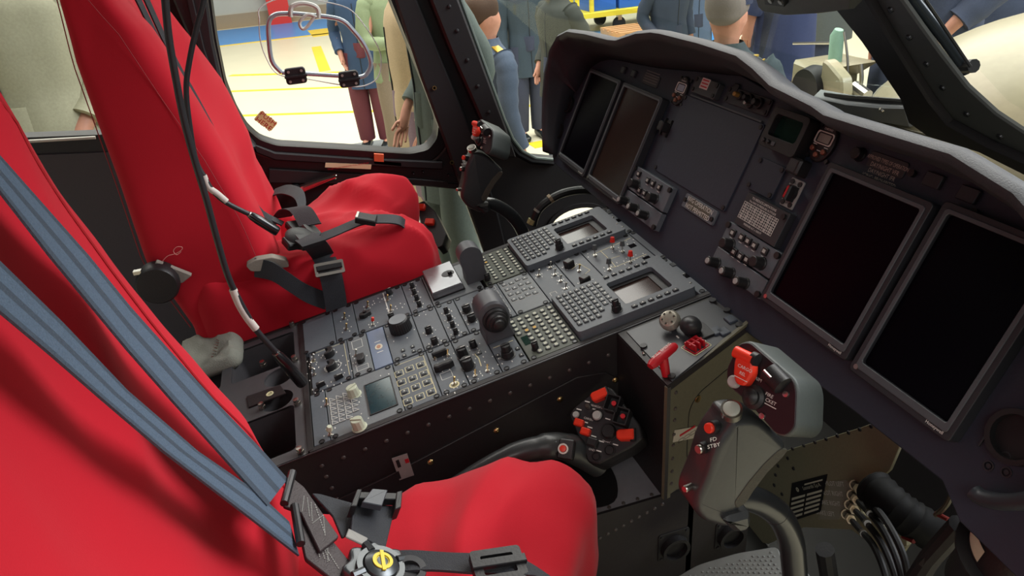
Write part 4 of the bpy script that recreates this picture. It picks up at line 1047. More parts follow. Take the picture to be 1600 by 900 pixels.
# outer walls (vertical): aft face A-B, starboard face B-E
def wall(p, q, z0, z1, z2, z3, t=.006):
    n = V((q.y-p.y, -(q.x-p.x), 0)).normalized(); vs = [V((p.x, p.y, z0)), V((q.x, q.y, z3)), V((q.x, q.y, z2)), V((p.x, p.y, z1))]
    b.add(vs + [v-n*t for v in vs], [(0, 1, 2, 3), (7, 6, 5, 4), (0, 4, 5, 1), (1, 5, 6, 2), (2, 6, 7, 3), (3, 7, 4, 0)])
b.use(DKBODY); wall(pA, pB, zb, pA.z-.004, zt, zb)
b.use(OLIVE2); zE = onp(1213, 706, pB, V((dBC.y, -dBC.x, 0))).z; wall(pB, pE, zb, zt, pC.z+.03, zE)
nS = V((dBC.y, -dBC.x, 0))
SF = frame(dBC, (0, 0, 1), nS, (pB.x, pB.y, 0))
def sf(px, py, h=0): q = onp(px, py, pB+nS*h, nS)-V((pB.x, pB.y, 0)); return (q.dot(dBC), q.z)
b.M = SF
rf = [sf(*q) for q in ((1053, 615), (1052, 640), (1051, 658), (1050, 680), (1049, 697), (1048, 718), (1047, 738), (1046, 757))]
b.use(RIV)
for x, z in rf: b.lathe([(.0035, 0), (.0028, .0018), (.0001, .0024)], x+.004, z, 8)
hp = round_poly([sf(*q) for q in ((1140, 573), (1090, 615), (1076, 640), (1072, 715), (1080, 735), (1115, 745), (1200, 715), (1235, 640), (1225, 560), (1170, 553))], .02, 4)
b.use(BLACK).frameP(hp, inset_ring(ccw(hp), .0014), 0, .0006)
b.use(BRASS)
for q in ((1090, 623), (1088, 726), (1195, 707)): x, z = sf(*q); b.lathe([(.0065, 0), (.006, .002), (.002, .0015), (.0001, .0015)], x, z, 14)
b.build('pedestal_body', sp, world=True)
b = MB(mat('beige_sticker', '#b7ae9c', .6), SF); q4 = [sf(*q, .001) for q in ((1054, 672), (1096, 665), (1092, 683), (1051, 691))]; b.prism(q4, .0008, .0014)
cx = sum(p[0] for p in q4)/4; cz = sum(p[1] for p in q4)/4; b.use(REDD).box(cx-.018, cx+.018, cz+.004, cz+.008, .0014, .0017); b.use(DKBODY)
for k in range(3): xmark(b, [(cx-.02+k*.014, cz-.008), (cx-.009+k*.014, cz-.008), (cx-.009+k*.014, cz-.002), (cx-.02+k*.014, cz-.002)], .0014, .0006, DKBODY, True)
b.build('sticker', sp, world=True, props={'label': 'beige sticker with red print'})
# T handle
b = MB(REDD, KM); h = .030; p1, p2 = K(1016, 573, h), K(1055, 540, h); c = ((p1[0]+p2[0])/2, (p1[1]+p2[1])/2)
d = V((p2[0]-p1[0], p2[1]-p1[1])); 
b.tube([V((p1[0], p1[1], h)), V((p1[0]+d.x*.12, p1[1]+d.y*.12, h+.001)), V((c[0], c[1], h+.002)), V((p2[0]-d.x*.12, p2[1]-d.y*.12, h+.001)), V((p2[0], p2[1], h))], [.006, .0085, .0095, .0085, .006], 14, flat=.85)
b.tube([V((c[0]+.004, c[1]-.002, h)), V((c[0]+.010, c[1]-.004, .0))], [.008, .0065], 12)
b.use(WHITE).text('PULL EMERG', c[0], c[1], .0075, h+.0112, math.atan2(d.y, d.x)); o = b.build('t_handle', sp, world=True, props={'label': 'red T-shaped pull handle'})
b = MB(REDD, KM); x, y = K(1088, 543); Mg = Matrix.Translation((x, y, .002)) @ Matrix.Rotation(.25, 4, 'Z')
b.frameP(rrect(-.014, .014, -.016, .016, .003), rrect(-.012, .012, -.014, .014, .002), 0, .001, M=Mg @ Matrix.Translation((0, 0, .0)))
b.use(CREAMP).frameP(rrect(-.0165, .0165, -.0185, .0185, .003), rrect(-.0155, .0155, -.0175, .0175, .002), 0, .0006, M=Mg); b.use(REDD)
for k in (-.011, -.002, .007): b.box(-.010, .010, k, k+.0035, 0, .012, .001, M=Mg)
b.box(-.012, -.009, -.013, .013, .004, .010, M=Mg); b.box(-.0015, .0015, -.013, .013, .008, .011, M=Mg); b.build('switch_guard', sp, world=True, props={'label': 'red wire switch guard'})
SIL = mat('pearl_knob', '#b9b4a6', .3, .6)
b = MB(SIL, KM); x, y = K(1051, 494, .02); Mk = Matrix.Translation((x, y, .0)) @ Matrix.Rotation(R(25), 4, 'X') @ Matrix.Rotation(R(20), 4, 'Y')
b.lathe([(.006, 0), (.006, .014), (.014, .016), (.0175, .020), (.0175, .027), (.014, .032), (.008, .034), (.0001, .034)], seg=28, M=Mk); b.use(METAL)
for k in range(6): b.cyl(.010*math.cos(k*1.047), .010*math.sin(k*1.047), .032, .0345, .002, seg=8, M=Mk)
b.build('round_knob', sp, world=True, props={'label': 'pearl silver round knob'})
b = MB(mat('grip_soft_black', '#2a2a2c', .4), KM); x, y = K(1080, 515, .012)
b.rbox((x, y, .020), (.036, .034, .036), .0165, 10, lambda p: V((p.x+.25*(p.z-.02), p.y-.15*(p.z-.02), p.z))); b.use(BLACK).box(x-.018, x+.024, y-.008, y+.030, .002, .006, .001, r=.004); b.build('lever_knob', sp, world=True)
for q in ((1120, 520), (1142, 502), (1131, 521)):
    x, y = K(*q); b = MB(mat('annunciator_blue_grey', '#3f4650', .4), KM); b.box(x-.0095, x+.0095, y-.008, y+.008, .002, .006, .001, r=.001, M=None); b.build('button', sp, world=True)
# ---- lower wall with shelf
b = MB(GREYSH); zs = 1.328
b.box(-.20, pB.x+.002, .792, .953, zs-.006, zs, .001)
b.use(BLACK); b.prism(round_poly([(.19, .83), (.36, .80), (.385, .86), (.38, .945), (.17, .945)], .03), zs, zs+.0015)
b.use(DKBODY); b.box(-.20, pB.x+.06, .790, .795, .80, zs+.001, 0)
Y8 = .790
xe = aY(1168, 830, Y8).x
b.add([V((pB.x+.05, Y8, .80)), V((xe, Y8, .80)), V((xe, Y8, 1.34)), V((pB.x+.05, Y8, zs-.003)), V((pB.x+.05, Y8+.02, .80)), V((xe, Y8+.02, .80)), V((xe, Y8+.02, 1.34)), V((pB.x+.05, Y8+.02, zs-.003))], [(0, 1, 2, 3), (7, 6, 5, 4), (3, 2, 6, 7), (1, 5, 6, 2)])
b.use(RIV)
def y8(px, py): return aY(px, py, Y8)
rv2 = frame((1, 0, 0), (0, 0, 1), (0, -1, 0), (0, Y8, 0))
for k in range(12):
    q = V((y8(900, 858).x, y8(900, 858).z)).lerp(V((y8(1035, 785).x, y8(1035, 785).z)), k/11); b.lathe([(.0035, 0), (.0028, .0018), (.0001, .0024)], q.x, q.y-.004, 8, M=rv2)
for k in range(8):
    q = V((.24, .80)).lerp(V((.42, .80)), k/7); b.lathe([(.0035, zs), (.0028, zs+.0018), (.0001, zs+.0024)], q.x, q.y, 8)
ft = b.build('foot_well_wall'); tag(ft, 'dark riveted foot well wall with a light grey shelf below the console', 'wall panel'); structure(ft)
for q in ((1052, 850), (1140, 832)):
    p = y8(*q); b = MB(BLACK, frame((1, 0, 0), (0, 0, 1), (0, -1, 0), (p.x, Y8, p.z)))
    b.box(-.030, .030, -.032, .032, 0, .002, .0005, r=.006); b.ring(0, -.004, .002, .014, .026, .020, 26); b.use(RUBBER).cyl(0, -.004, .002, .003, .020, seg=20); b.use(DKMET)
    for sx in (-1, 1):
        for sy in (-1, 1): b.cyl(sx*.024, sy*.026, .002, .004, .003, seg=8)
    o = b.build('air_outlet'); tag(o, 'round black air outlet on the foot well wall, %s' % ('below the shelf' if q[0] < 1100 else 'behind the cyclic stick'), 'air outlet', 'air outlets in the foot well')
# pedal tread
PT = mat('pedal_tread_metal', '#7d7f7c', .45, .5)
pp = [(1050, 905), (1090, 882), (1150, 864), (1215, 853), (1222, 875), (1260, 890), (1300, 960), (1100, 960)]
b = MB(PT); pl = [onp(*q, (0.55, .70, 1.25), (-.25, -.1, .96)) for q in pp]
FMp = basis((-.25, -.1, .96), (0, 1, 0), (.55, .70, 1.25)); inv = FMp.inverted()
l2 = [(inv @ p)[:2] for p in pl]; b.prism(round_poly(l2, .01, 3), -.006, 0, .0015, M=FMp)
xs = [p[0] for p in l2]; ysx = [p[1] for p in l2]
def inside(x, y, P_):
    c = False
    for (x1, y1), (x2, y2) in zip(P_, P_[1:]+P_[:1]):
        if (y1 > y) != (y2 > y) and x < (x2-x1)*(y-y1)/(y2-y1)+x1: c = not c
    return c
inn = inset_ring(ccw(l2), .012)
i = 0
xx = min(xs)
while xx < max(xs):
    yy = min(ysx)+(i % 2)*.004
    while yy < max(ysx):
        if inside(xx, yy, inn): b.lathe([(.0022, 0), (.0015, .0012), (.0001, .0015)], xx, yy, 6, M=FMp)
        yy += .008
    xx += .007; i += 1
b.use(BLACK).tube([V((.66, .66, 1.25)), V((.70, .66, 1.1)), V((.76, .66, .81))], .015, 10)
tag(b.build('rudder_pedal'), 'grey metal rudder pedal plate with a dimpled tread below the near stick', 'pedal')
# ---- bulkhead with data plate and hydraulic fittings
bx = .85
BX = frame((0, -1, 0), (0, 0, 1), (-1, 0, 0), (bx, 0, 0))
def bq(px, py, h=0): q = aX(px, py, bx-h); return (-q.y, q.z)
def BQ(L, h=0): return [bq(*q, h) for q in L]
bk = empty('pedal_bulkhead', (bx, .85, .8), 'olive riveted bulkhead behind the near stick carrying a data plate and four hose fittings', 'bulkhead')
b = MB(OLIVE, BX); b.prism(BQ([(1170, 728), (1240, 700), (1345, 668), (1398, 648), (1405, 700), (1390, 735), (1350, 770), (1345, 800), (1420, 850), (1400, 880), (1330, 828), (1255, 824), (1200, 850), (1110, 830), (1060, 800), (1100, 750)]), -.006, 0, .001)
b.use(DKBODY)
for q in [(1186+k*17.5, 716-k*5.0) for k in range(12)] + [(1216, 728), (1212, 742), (1210, 758), (1231, 716), (1240, 732), (1222, 772)]:
    x, z = bq(*q); b.lathe([(.0045, 0), (.0036, .002), (.0001, .003)], x, z, 8)
b.build('bulkhead_plate', bk, world=True)
b = MB(BLACK, BX); q4 = BQ([(1237, 755), (1292, 741), (1281, 800), (1230, 817)], .002); b.prism(q4, .0, .0015)
def bil(u, v): 
    a = V(q4[0]).lerp(V(q4[1]), u); c = V(q4[3]).lerp(V(q4[2]), u); return a.lerp(c, v)
b.use(mat('engraved_silver', '#d2ceb8', .5, .1))
for k in range(5):
    for u0, u1 in ((.06, .46), (.52, .94)):
        v0 = .38+k*.12; b.prism([bil(u0, v0), bil(u1, v0), bil(u1, v0+.06), bil(u0, v0+.06)], .0015, .0019)
b.prism([bil(.4, .10), bil(.9, .10), bil(.9, .14), bil(.4, .14)], .0015, .0019)
tilt = math.atan2((V(q4[1])-V(q4[0])).y, (V(q4[1])-V(q4[0])).x); c = bil(.62, .22); b.text('Leonardo S.p.A.', c.x, c.y, .011, .0016, tilt); c = bil(.2, .2); b.ring(c.x, c.y, .0015, .0019, .005, .003, 8)
b.build('data_plate', bk, world=True, props={'label': 'black data plate with silver engraved lines'})
b = MB(mat('placard_olive_grey', '#8f8c7c', .5), BX); b.prism(round_poly(BQ([(1297, 753), (1322, 750), (1330, 765), (1310, 812), (1278, 812)], .002), .004), 0, .001); b.use(WHITE)
for s_, q in (('PILOT LEFT', (1309, 760)), ('PILOT RIGHT', (1305, 775)), ('BRAKE RIGHT', (1300, 790)), ('BRAKE LEFT', (1294, 806))): x, z = bq(*q); b.text(s_, x-.008, z, .0135, .0013, tilt*.8, sx=.9)
b.build('placard', bk, world=True, props={'label': 'placard reading PILOT LEFT, PILOT RIGHT, BRAKE RIGHT, BRAKE LEFT'})
HX = mat('fitting_nickel', '#d0bf9f', .35, .5)
for k, (q, q2, q3, q4_) in enumerate((((1335, 757), (1358, 782), (1385, 815), (1412, 870)), ((1331, 773), (1354, 797), (1382, 832), (1406, 890)), ((1327, 788), (1350, 812), (1378, 850), (1400, 905)), ((1322, 803), (1344, 828), (1366, 855), (1385, 905)))):
    p0, p1 = aX(*q, bx), aX(*q2, bx-.06); b = MB(HX); b.ring(0, 0, 0, .004, .010, .006, 14, M=basis((p1-p0), (0, 0, 1), p0)); d = (p1-p0).normalized()
    b.use(mat('fitting_brown', '#4a3a34', .4, .4)).tube([p0, p0+d*.035], .0078, 10); b.use(HX).tube([p0+d*.035, p0+d*.052], .0092, 6); b.tube([p0+d*.052, p0+d*.064], .006, 10)
    b.build('hose_fitting', bk, world=True)
    b = MB(RUBBER); b.tube(spline([p0+d*.062, p1, aX(*q3, bx-.10), aX(*q4_, bx-.12), aX(q4_[0]+12, q4_[1]+70, bx-.12)], 8), .0055, 8); b.use(METAL).tube([p1+d*.018, p1+d*.030], .0063, 8); b.build('hose', bk, world=True)
# ---- dark machinery around the nose: boots, ducts, pipes, actuator
b = MB(mat('boot_rubber', '#0a0a0a', .7, spec=.2)); L = spline([aX(1362, 758, .80), aX(1395, 790, .80), aX(1430, 815, .82), aX(1470, 840, .86)], 6)
b.tube(L, [.030+.003*(i % 2) for i in range(len(L))], 16); tag(b.build('rubber_boot'), 'black ribbed rubber boot beside the hose fittings', 'rubber boot')
b = MB(mat('pipe_olive', '#5b5748', .4, .3)); b.tube(spline([aX(1492, 745, .78), aX(1490, 765, .78), aX(1478, 790, .78), aX(1462, 805, .78)], 6), .004, 8); tag(b.build('pipe'), 'thin olive pipe dropping from the instrument panel edge', 'pipe')
b = MB(mat('brass_rod', '#a08a4c', .3, .9)); b.tube([aX(1528, 850, .66), aX(1512, 870, .66), aX(1490, 905, .66)], [.006, .008, .007], 10); b.use(HX).tube([aX(1536, 855, .66), aX(1518, 848, .66)], .006, 8); tag(b.build('control_rod'), 'gold-coloured control rod with a jointed end in the foot well', 'rod')
b = MB(DKBODY); b.tube([aX(1500, 820, .70), aX(1455, 870, .70), aX(1425, 915, .70)], .014, 10); b.tube([aX(1480, 838, .70), aX(1440, 880, .69)], .006, 8); tag(b.build('linkage_arm'), 'black linkage arm running down into the foot well beside the gold rod', 'linkage')
b = MB(OLIVE); b.prism(BQ([(1395, 838), (1424, 824), (1424, 850), (1400, 862)]), .0, .01, M=BX); b.build('bracket', bk, world=True)

b = MB(mat('dull_red_wire', '#6a1a16', .6)); b.tube([aX(1411, 838, .80), aX(1428, 846, .80)], .004, 8); tag(b.build('wire'), 'short red wire by the olive bracket', 'wire')
b = MB(mat('dull_red_wire', '#6a1a16', .6)); b.tube([aX(1462, 802, .78), aX(1482, 812, .78)], .0035, 8); tag(b.build('wire'), 'short red wire at the end of the thin olive pipe', 'wire')
cyl = empty('black_canister', aX(1590, 860, .60), 'large black cylinder with a white label under the panel near the door', 'canister')
cc_ = aX(1612, 862, .66); Mc = basis((-.10, -.25, 1), (1, 0, 0), cc_) @ Matrix.Scale(.78, 4)
b = MB(BLACK, Mc); b.lathe([(.075, -.12), (.075, -.03), (.088, -.028), (.088, -.022), (.072, -.02), (.070, .035), (.066, .045), (.0001, .045)], seg=36); b.build('canister_body', cyl, world=True)
b = MB(mat('label_paper', '#b9b49c', .6), Mc); b.grid(lambda u, v: V((.0727*math.cos(R(195+u*62)), .0727*math.sin(R(195+u*62)), -.012+v*.030)), 16, 2); b.build('label', cyl, world=True)
b = MB(mat('grey_rubber_edge', '#2f3338', .4)); b.tube(spline([aX(1522, 768, .60), aX(1535, 778, .60), aX(1565, 784, .60), aX(1600, 783, .60), aX(1640, 775, .60)], 6), .009, 12); tag(b.build('rubber_edging'), 'dark grey rubber edging under the door end of the instrument panel', 'edging')
# port nose corner pipework
b = MB(BLACK); q = lambda px, py, y=1.80: aY(px, py, y)
b.tube(spline([q(832, 352), q(840, 330), q(855, 315), q(880, 302), q(910, 297), q(945, 300)], 6), .012, 10); b.use(mat('yellow_tag', '#9a9468', .5)).tube([q(829, 350), q(832, 343)], .013, 8); b.use(mat('tan_band', '#8a7a60', .5)).tube([q(858, 312), q(862, 309)], .014, 8); b.use(METAL).tube([q(839, 331), q(841, 328)], .0125, 8)
tag(b.build('air_duct'), 'black curved duct with tan bands in the far nose corner', 'duct')
# ================================================================ SEATS
RED = mat('red_seat_cover', '#b61626', .8, bump=.12, scale=900, var=.03, sheen=.08, spec=.2)
WEB = mat('black_webbing', '#2b2d32', .6, bump=.6, scale=900, var=.15)
WEBB = mat('blue_grey_webbing', '#4c5b6c', .65, bump=.5, scale=700, var=.2)
FOAM = mat('grey_seat_foam', '#8a8378', .85, bump=.2, scale=300)
def nz(p, s, sd=0): return noise.noise(V(p)*s+V((sd, sd*1.7, sd*.3)))
def fold(p, d, s, sd=0, k=5):
    # long creases running along direction d
    d = V(d).normalized(); q = V(p); al = q.dot(d); q = q-d*al*(1-1/k); n = noise.noise(q*s+V((sd, sd, sd))); return (1-abs(n)*2)
# ---------------- near seat
ns = empty('pilot_seat', (0.02, .56, .80), 'near red-covered cockpit seat with two blue-grey shoulder straps, largest in the photo', 'seat')
ZN = (1.608, 2.094); XN = (-.133, -.267); DZ = (XN[1]-XN[0])/(ZN[1]-ZN[0])
def xf(z): return XN[0]+(z-ZN[0])*DZ
def near_back(u, v):
    z = 1.40+v*.95; a = 2*math.pi*u; y0, y1 = .22, .785; x1 = xf(z); x0 = -.50+(z-1.4)*-.15
    cx, cy, hx, hy = (x0+x1)/2, (y0+y1)/2, (x1-x0)/2, (y1-y0)/2; n = 14
    c, s = math.cos(a), math.sin(a); m = (abs(c)**n+abs(s)**n)**(-1/n); x, y = cx+hx*c*m, cy+hy*s*m
    if c*m > .6:   # front face shaping: bolsters and folds
        t = (y-y0)/(y1-y0); k = min(1, (c*m-.6)/.3)
        dd = -.030*math.exp(-((t-.45)/.28)**2) + .012*fold((x*0, y, z), (.0, .45, 1), 7, 3, 6)-.004+.008*math.exp(-((t-.93)/.1)**2)+.004*nz((0, y, z), 14)
        x += dd*k
    return V((x, y, z))
b = MB(RED); b.grid(near_back, 160, 90, closeu=True, capv=True); b.build('backrest', ns, world=True, angle=80)
sm = MB(mat('red_seam', '#a0121c', .8)); L = [min((near_back(uu/800, (z-1.40)/.95) for uu in range(20, 120)), key=lambda p: abs(p.y-.735))+V((.0005, 0, 0)) for z in [1.5+k*.03 for k in range(26)]]; sm.tube(L, .0014, 6); sm.build('seam', ns, world=True)
ctab = [(-.20, 1.535), (-.05, 1.528), (.05, 1.533), (.11, 1.546), (.17, 1.540), (.21, 1.520), (.25, 1.475), (.275, 1.40), (.285, 1.33)]
def nc_warp(p):
    x, y, z = p; t = (z-1.05)/.48
    top = lerp_tab(ctab[:6], x) if x < .21 else 1.52
    z2 = 1.05+(z-1.05)*(top-1.05)/(1.53-1.05)
    q = V((x, y, z2)); up = max(0, min(1, (z-1.42)/.08)); fr = max(0, min(1, (x-.20)/.05))
    q.z += up*(.012*math.sin((y-.33)/.45*math.pi)-.010+.020*fold((x, y, 0), (.45, 1, 0), 8, 1, 3)-.006+.004*nz(p, 16))
    q.x -= .105*math.exp(-((y-.555)/.105)**2)*max(0, min(1, (x-.0)/.25))
    q.x += fr*(.016*fold((0, y, z), (0, .15, 1), 11, 5)+.006*nz(p, 14, 2)) - fr*max(0, (1.36-z))*.12
    q.y += .008*fold((x, 0, z), (.3, 0, 1), 9, 8)*(1 if y > .56 else -1)
    return q
b = MB(RED); b.rbox((.04, .545, 1.29), (.49, .48, .48), .085, 44, nc_warp); b.build('seat_cushion', ns, world=True, angle=80)
b = MB(DKBODY); b.box(-.25, .20, .34, .74, .80, 1.06, .01); b.build('seat_base', ns, world=True)
# shoulder straps: edges read along the front of the backrest, a little in front of it
nb = V((-(DZ), 0, 1)); nrm = V((1, 0, -DZ)).normalized()
def seatp(px, py, off): p0 = V((XN[0], .78, ZN[0]))+nrm*off; return onp(px, py, p0, nrm)
def eline(pts, off, n=6):
    Ls = []
    for (a, c) in zip(pts, pts[1:]):
        for k in range(n): t = k/n; Ls.append((a[0]+(c[0]-a[0])*t, a[1]+(c[1]-a[1])*t))
    Ls.append(pts[-1]); return [seatp(q[0], q[1], off(i/(len(Ls)-1)) if callable(off) else off) for i, q in enumerate(Ls)]
o1 = lambda t: .022+.012*t
def strap(eu, el, m, off, name):
    A = eline(eu, off); B = eline(el, off); b = MB(m)
    n = len(A)
    # woven ribs along the strap
    for r0, r1, mm in ((0, .12, WEBD), (.12, .42, m), (.42, .58, WEBD), (.58, .88, m), (.88, 1, WEBD)):
        b.use(mm); AA = [a.lerp(c, r0) for a, c in zip(A, B)]; BB = [a.lerp(c, r1) for a, c in zip(A, B)]; b.edges_ribbon(AA, BB, .0022, nrm)
    return b.build(name, ns, world=True)
WEBD = mat('blue_black_webbing', '#3a4450', .65, bump=.5, scale=700, var=.2)
strap([(-60, 175), (0, 242), (140, 400), (205, 480), (335, 625), (407, 700), (450, 748)], [(-60, 225), (0, 297), (80, 400), (200, 545), (270, 625), (342, 705), (418, 790)], WEBB, o1, 'shoulder_strap')
strap([(-60, 350), (0, 407), (100, 505), (200, 610), (310, 705), (400, 767), (452, 815)], [(-60, 430), (0, 485), (80, 552), (160, 622), (257, 705), (400, 815), (468, 868)], WEBB, o1, 'shoulder_strap')
# harness cluster on the lap: plane that leans back to the buckle
HP = V((-.03, .58, 1.585)); HN = V((.42, -.05, .9)).normalized(); HM = basis(HN, (0, 1, 0), HP); HI = HM.inverted()
def hq(px, py, h=0): q = HI @ onp(px, py, HP+HN*h, HN); return (q.x, q.y)
def hpoly(mb, pts, z0, z1, r=.003, ch=.0008): mb.prism(round_poly([hq(*q, z1) for q in pts], r, 3), z0, z1, ch, M=HM)
LEA = mat('black_leather_web', '#33292b', .45, bump=.4, scale=500)
b = MB(LEA); hpoly(b, [(452, 742), (475, 760), (530, 838), (500, 862), (470, 800), (443, 790)], .010, .014); hpoly(b, [(462, 800), (500, 820), (560, 893), (520, 905), (478, 872)], .004, .009)
b.use(mat('grey_stitching', '#8d8b86', .7))
def stitch(p, q, n=12, z=.0142):
    for k in range(n):
        a = V(hq(p[0]+(q[0]-p[0])*k/n, p[1]+(q[1]-p[1])*k/n, z)); c = V(hq(p[0]+(q[0]-p[0])*(k+.6)/n, p[1]+(q[1]-p[1])*(k+.6)/n, z)); d = (c-a).normalized(); s = V((-d.y, d.x))*.0005
        b.prism([tuple(a+s), tuple(a-s), tuple(c-s), tuple(c+s)], z, z+.0004, M=HM)
for p, q in (((475, 775), (472, 800)), ((480, 778), (484, 808)), ((486, 785), (488, 815)), ((492, 788), (508, 835)), ((488, 818), (505, 805)), ((505, 805), (508, 838))): stitch(p, q)
for p, q in (((490, 832), (500, 872)), ((494, 832), (508, 875)), ((500, 840), (515, 878)), ((505, 850), (530, 890)), ((512, 878), (512, 845))): stitch(p, q, 12, .0093)
b.build('harness_webbing', ns, world=True)
b = MB(WEB); hpoly(b, [(487, 770), (500, 771), (553, 786), (550, 830), (535, 840), (520, 805)], .003, .006); hpoly(b, [(552, 785), (618, 790), (602, 858), (548, 830)], .014, .018); b.use(mat('grey_stitching', '#8d8b86'))
hpoly(b, [(545, 825), (575, 840), (570, 852), (540, 838)], .018, .020, .001); b.build('lap_strap', ns, world=True)
b = MB(DKMET)
for q0, q1 in (((457, 738), (444, 787)), ((460, 790), (470, 850))): 
    b.tube([HM @ V((*hq(*q0, .016), .016)), HM @ V((*hq(*q1, .016), .016))], .0048, 10)
b.build('slide_bar', ns, world=True)
b = MB(BLACK); 
hpoly(b, [(558, 764), (566, 764), (558, 790), (548, 790)], .014, .032, .001); hpoly(b, [(620, 768), (629, 766), (627, 792), (617, 796)], .014, .032, .001)
hpoly(b, [(562, 768), (624, 770), (622, 780), (558, 778)], .020, .030, .002)
b.use(mat('adjuster_grey', '#3c4046', .35)); hpoly(b, [(582, 763), (606, 765), (597, 790), (566, 784)], .030, .038, .001); b.build('strap_adjuster', ns, world=True)
cb = V(hq(594, 886, .02)); BM = HM @ Matrix.Translation((cb.x, cb.y, 0))
b = MB(mat('buckle_grey_metal', '#55585a', .3, .7), BM)
star = [(.036*(1+.09*math.cos(8*R(a)))*math.cos(R(a)), .036*(1+.09*math.cos(8*R(a)))*math.sin(R(a))) for a in range(0, 360, 6)]
pillow(b, star, .002, .018, .004); b.ring(0, 0, .017, .024, .026, .020, 36); b.lathe([(.020, .018), (.018, .026), (.012, .029), (.0001, .030)], seg=30)
for a in (.4, 1.97, 3.54, 5.1): b.tube([V((.020*math.cos(a), .020*math.sin(a), .022)), V((.033*math.cos(a), .033*math.sin(a), .020))], .005, 8)
b.use(mat('yellow_paint', '#d8c02c', .4)).ring(0, 0, .0295, .0305, .011, .0075, 26); b.box(-.002, .002, -.013, .013, .0295, .0312); b.build('harness_buckle', ns, world=True, props={'label': 'round grey metal harness buckle with a yellow ring'})
b = MB(WEB); Lr_ = [aZ(*q, 1.575) for q in ((615, 890), (660, 888), (720, 892), (770, 894), (830, 900), (880, 930))]
b.strap([p+V((0, 0, .012)) for p in spline(Lr_, 4)], V((.35, -.9, .15)), .044, .003); b.build('crotch_strap', ns, world=True)
p = aZ(778, 888, 1.59); b = MB(BLACK, basis((.2, -.1, 1), (0, 1, 0), p)); b.frameP(rrect(-.028, .028, -.020, .020, .004), rrect(-.018, .018, -.012, .012, .002), -.002, .008); b.box(-.030, .030, -.004, .006, .006, .012, .001); b.build('strap_adjuster', ns, world=True)
p = aZ(640, 893, 1.59); b = MB(DKMET, basis((.2, -.1, 1), (0, 1, 0), p)); b.ring(0, 0, 0, .004, .018, .011, 22); b.build('buckle_loop', ns, world=True)
# ---------------- far seat
fs = empty('pilot_seat', (-.05, 1.64, .80), 'far red-covered cockpit seat beside the port door with tangled black harness on its lap', 'seat')
fx = [(1.40, -.10), (aY(400, 340, 1.43).z, aY(400, 340, 1.43).x), (aY(345, 245, 1.43).z, aY(345, 245, 1.43).x), (aY(280, 150, 1.43).z, aY(280, 150, 1.43).x), (aY(215, 50, 1.43).z, aY(215, 50, 1.43).x), (aY(170, 0, 1.43).z, aY(170, 0, 1.43).x), (2.5, -.38)]
fx.sort()
rx = [(1.30, -.33), (1.48, -.325), (1.64, -.372), (1.80, -.370), (2.03, -.371), (2.134, -.361), (2.5, -.36)]
fo = [(1.40, -.10), (1.617, -.12), (1.725, -.150), (1.789, -.148), (1.916, -.176), (2.02, -.214), (2.093, -.255), (2.5, -.40)]
def far_back(u, v):
    z = 1.36+v*1.0; a = 2*math.pi*u; y0, y1 = 1.43, 1.86; n = 9
    c, s = math.cos(a), math.sin(a); m = (abs(c)**n+abs(s)**n)**(-1/n); cy, hy = (y0+y1)/2, (y1-y0)/2; y = cy+hy*s*m; t = (y-y0)/(y1-y0)
    x1 = lerp_tab(fx, z)*(1-t)+lerp_tab(fo, z)*t; x0 = lerp_tab(rx, z); cx, hx = (x0+x1)/2, (x1-x0)/2; x = cx+hx*c*m
    if c*m > .7: x += (.012*math.sin(t*math.pi*3+.4)+.012*fold((0, y, z), (0, .35, 1), 8, 2, 6)-.012)*min(1, (c*m-.7)/.2)
    if s*m < -.8: y += .006*nz((x, 0, z), 6)+.004*fold((x, 0, z), (.3, 0, 1), 5, 4, 5)
    return V((x, y, z))
b = MB(RED); b.grid(far_back, 150, 80, closeu=True, capv=True); b.build('backrest', fs, world=True, angle=80)
b = MB(mat('pale_seam_thread', '#9c3a3e', .8)); b.tube([V((lerp_tab(rx, z)-.001, 1.452, z)) for z in [1.48+k*.03 for k in range(28)]], .0010, 6); b.tube([V((lerp_tab(fx, z)-.03, 1.428, z)) for z in [1.62+k*.03 for k in range(20)]], .0006, 6); b.build('seam', fs, world=True)
def fc_warp(p):
    x, y, z = p; t = (y-1.43)/.42; q = V(p); up = max(0, min(1, (z-1.45)/.08)); fr = max(0, min(1, (x-.12)/.06))
    ridge = .062*math.exp(-((t-.90)/.20)**2)*max(0, min(1, (x+.08)/.22)) + .030*math.exp(-((t-.22)/.22)**2)*max(0, min(1, (x+.0)/.1)) - .018*math.exp(-((t-.60)/.14)**2)
    q.z += up*(ridge+.034*fold((x, y, 0), (1, -.75, 0), 9, 7, 4)-.018+.012*fold(p, (1, .4, .2), 16, 3, 3)-.006)
    q.x -= .075*math.exp(-((t-.55)/.20)**2)*max(0, min(1, (x+.05)/.25))
    q.x += fr*(.014*math.exp(-((t-.85)/.2)**2)+.018*fold((0, y, z), (0, .3, 1), 10, 9)+.008*nz(p, 12, 4))
    q.y += .010*fold((x, 0, z), (.7, 0, .6), 8, 5)*(1 if y > 1.64 else -1)*.8
    return q
b = MB(RED); b.rbox((-.055, 1.635, 1.385), (.535, .43, .40), .075, 44, fc_warp); b.build('seat_cushion', fs, world=True, angle=80)
b = MB(DKBODY); b.box(-.30, .10, 1.46, 1.82, .80, 1.19, .01); b.build('seat_base', fs, world=True)
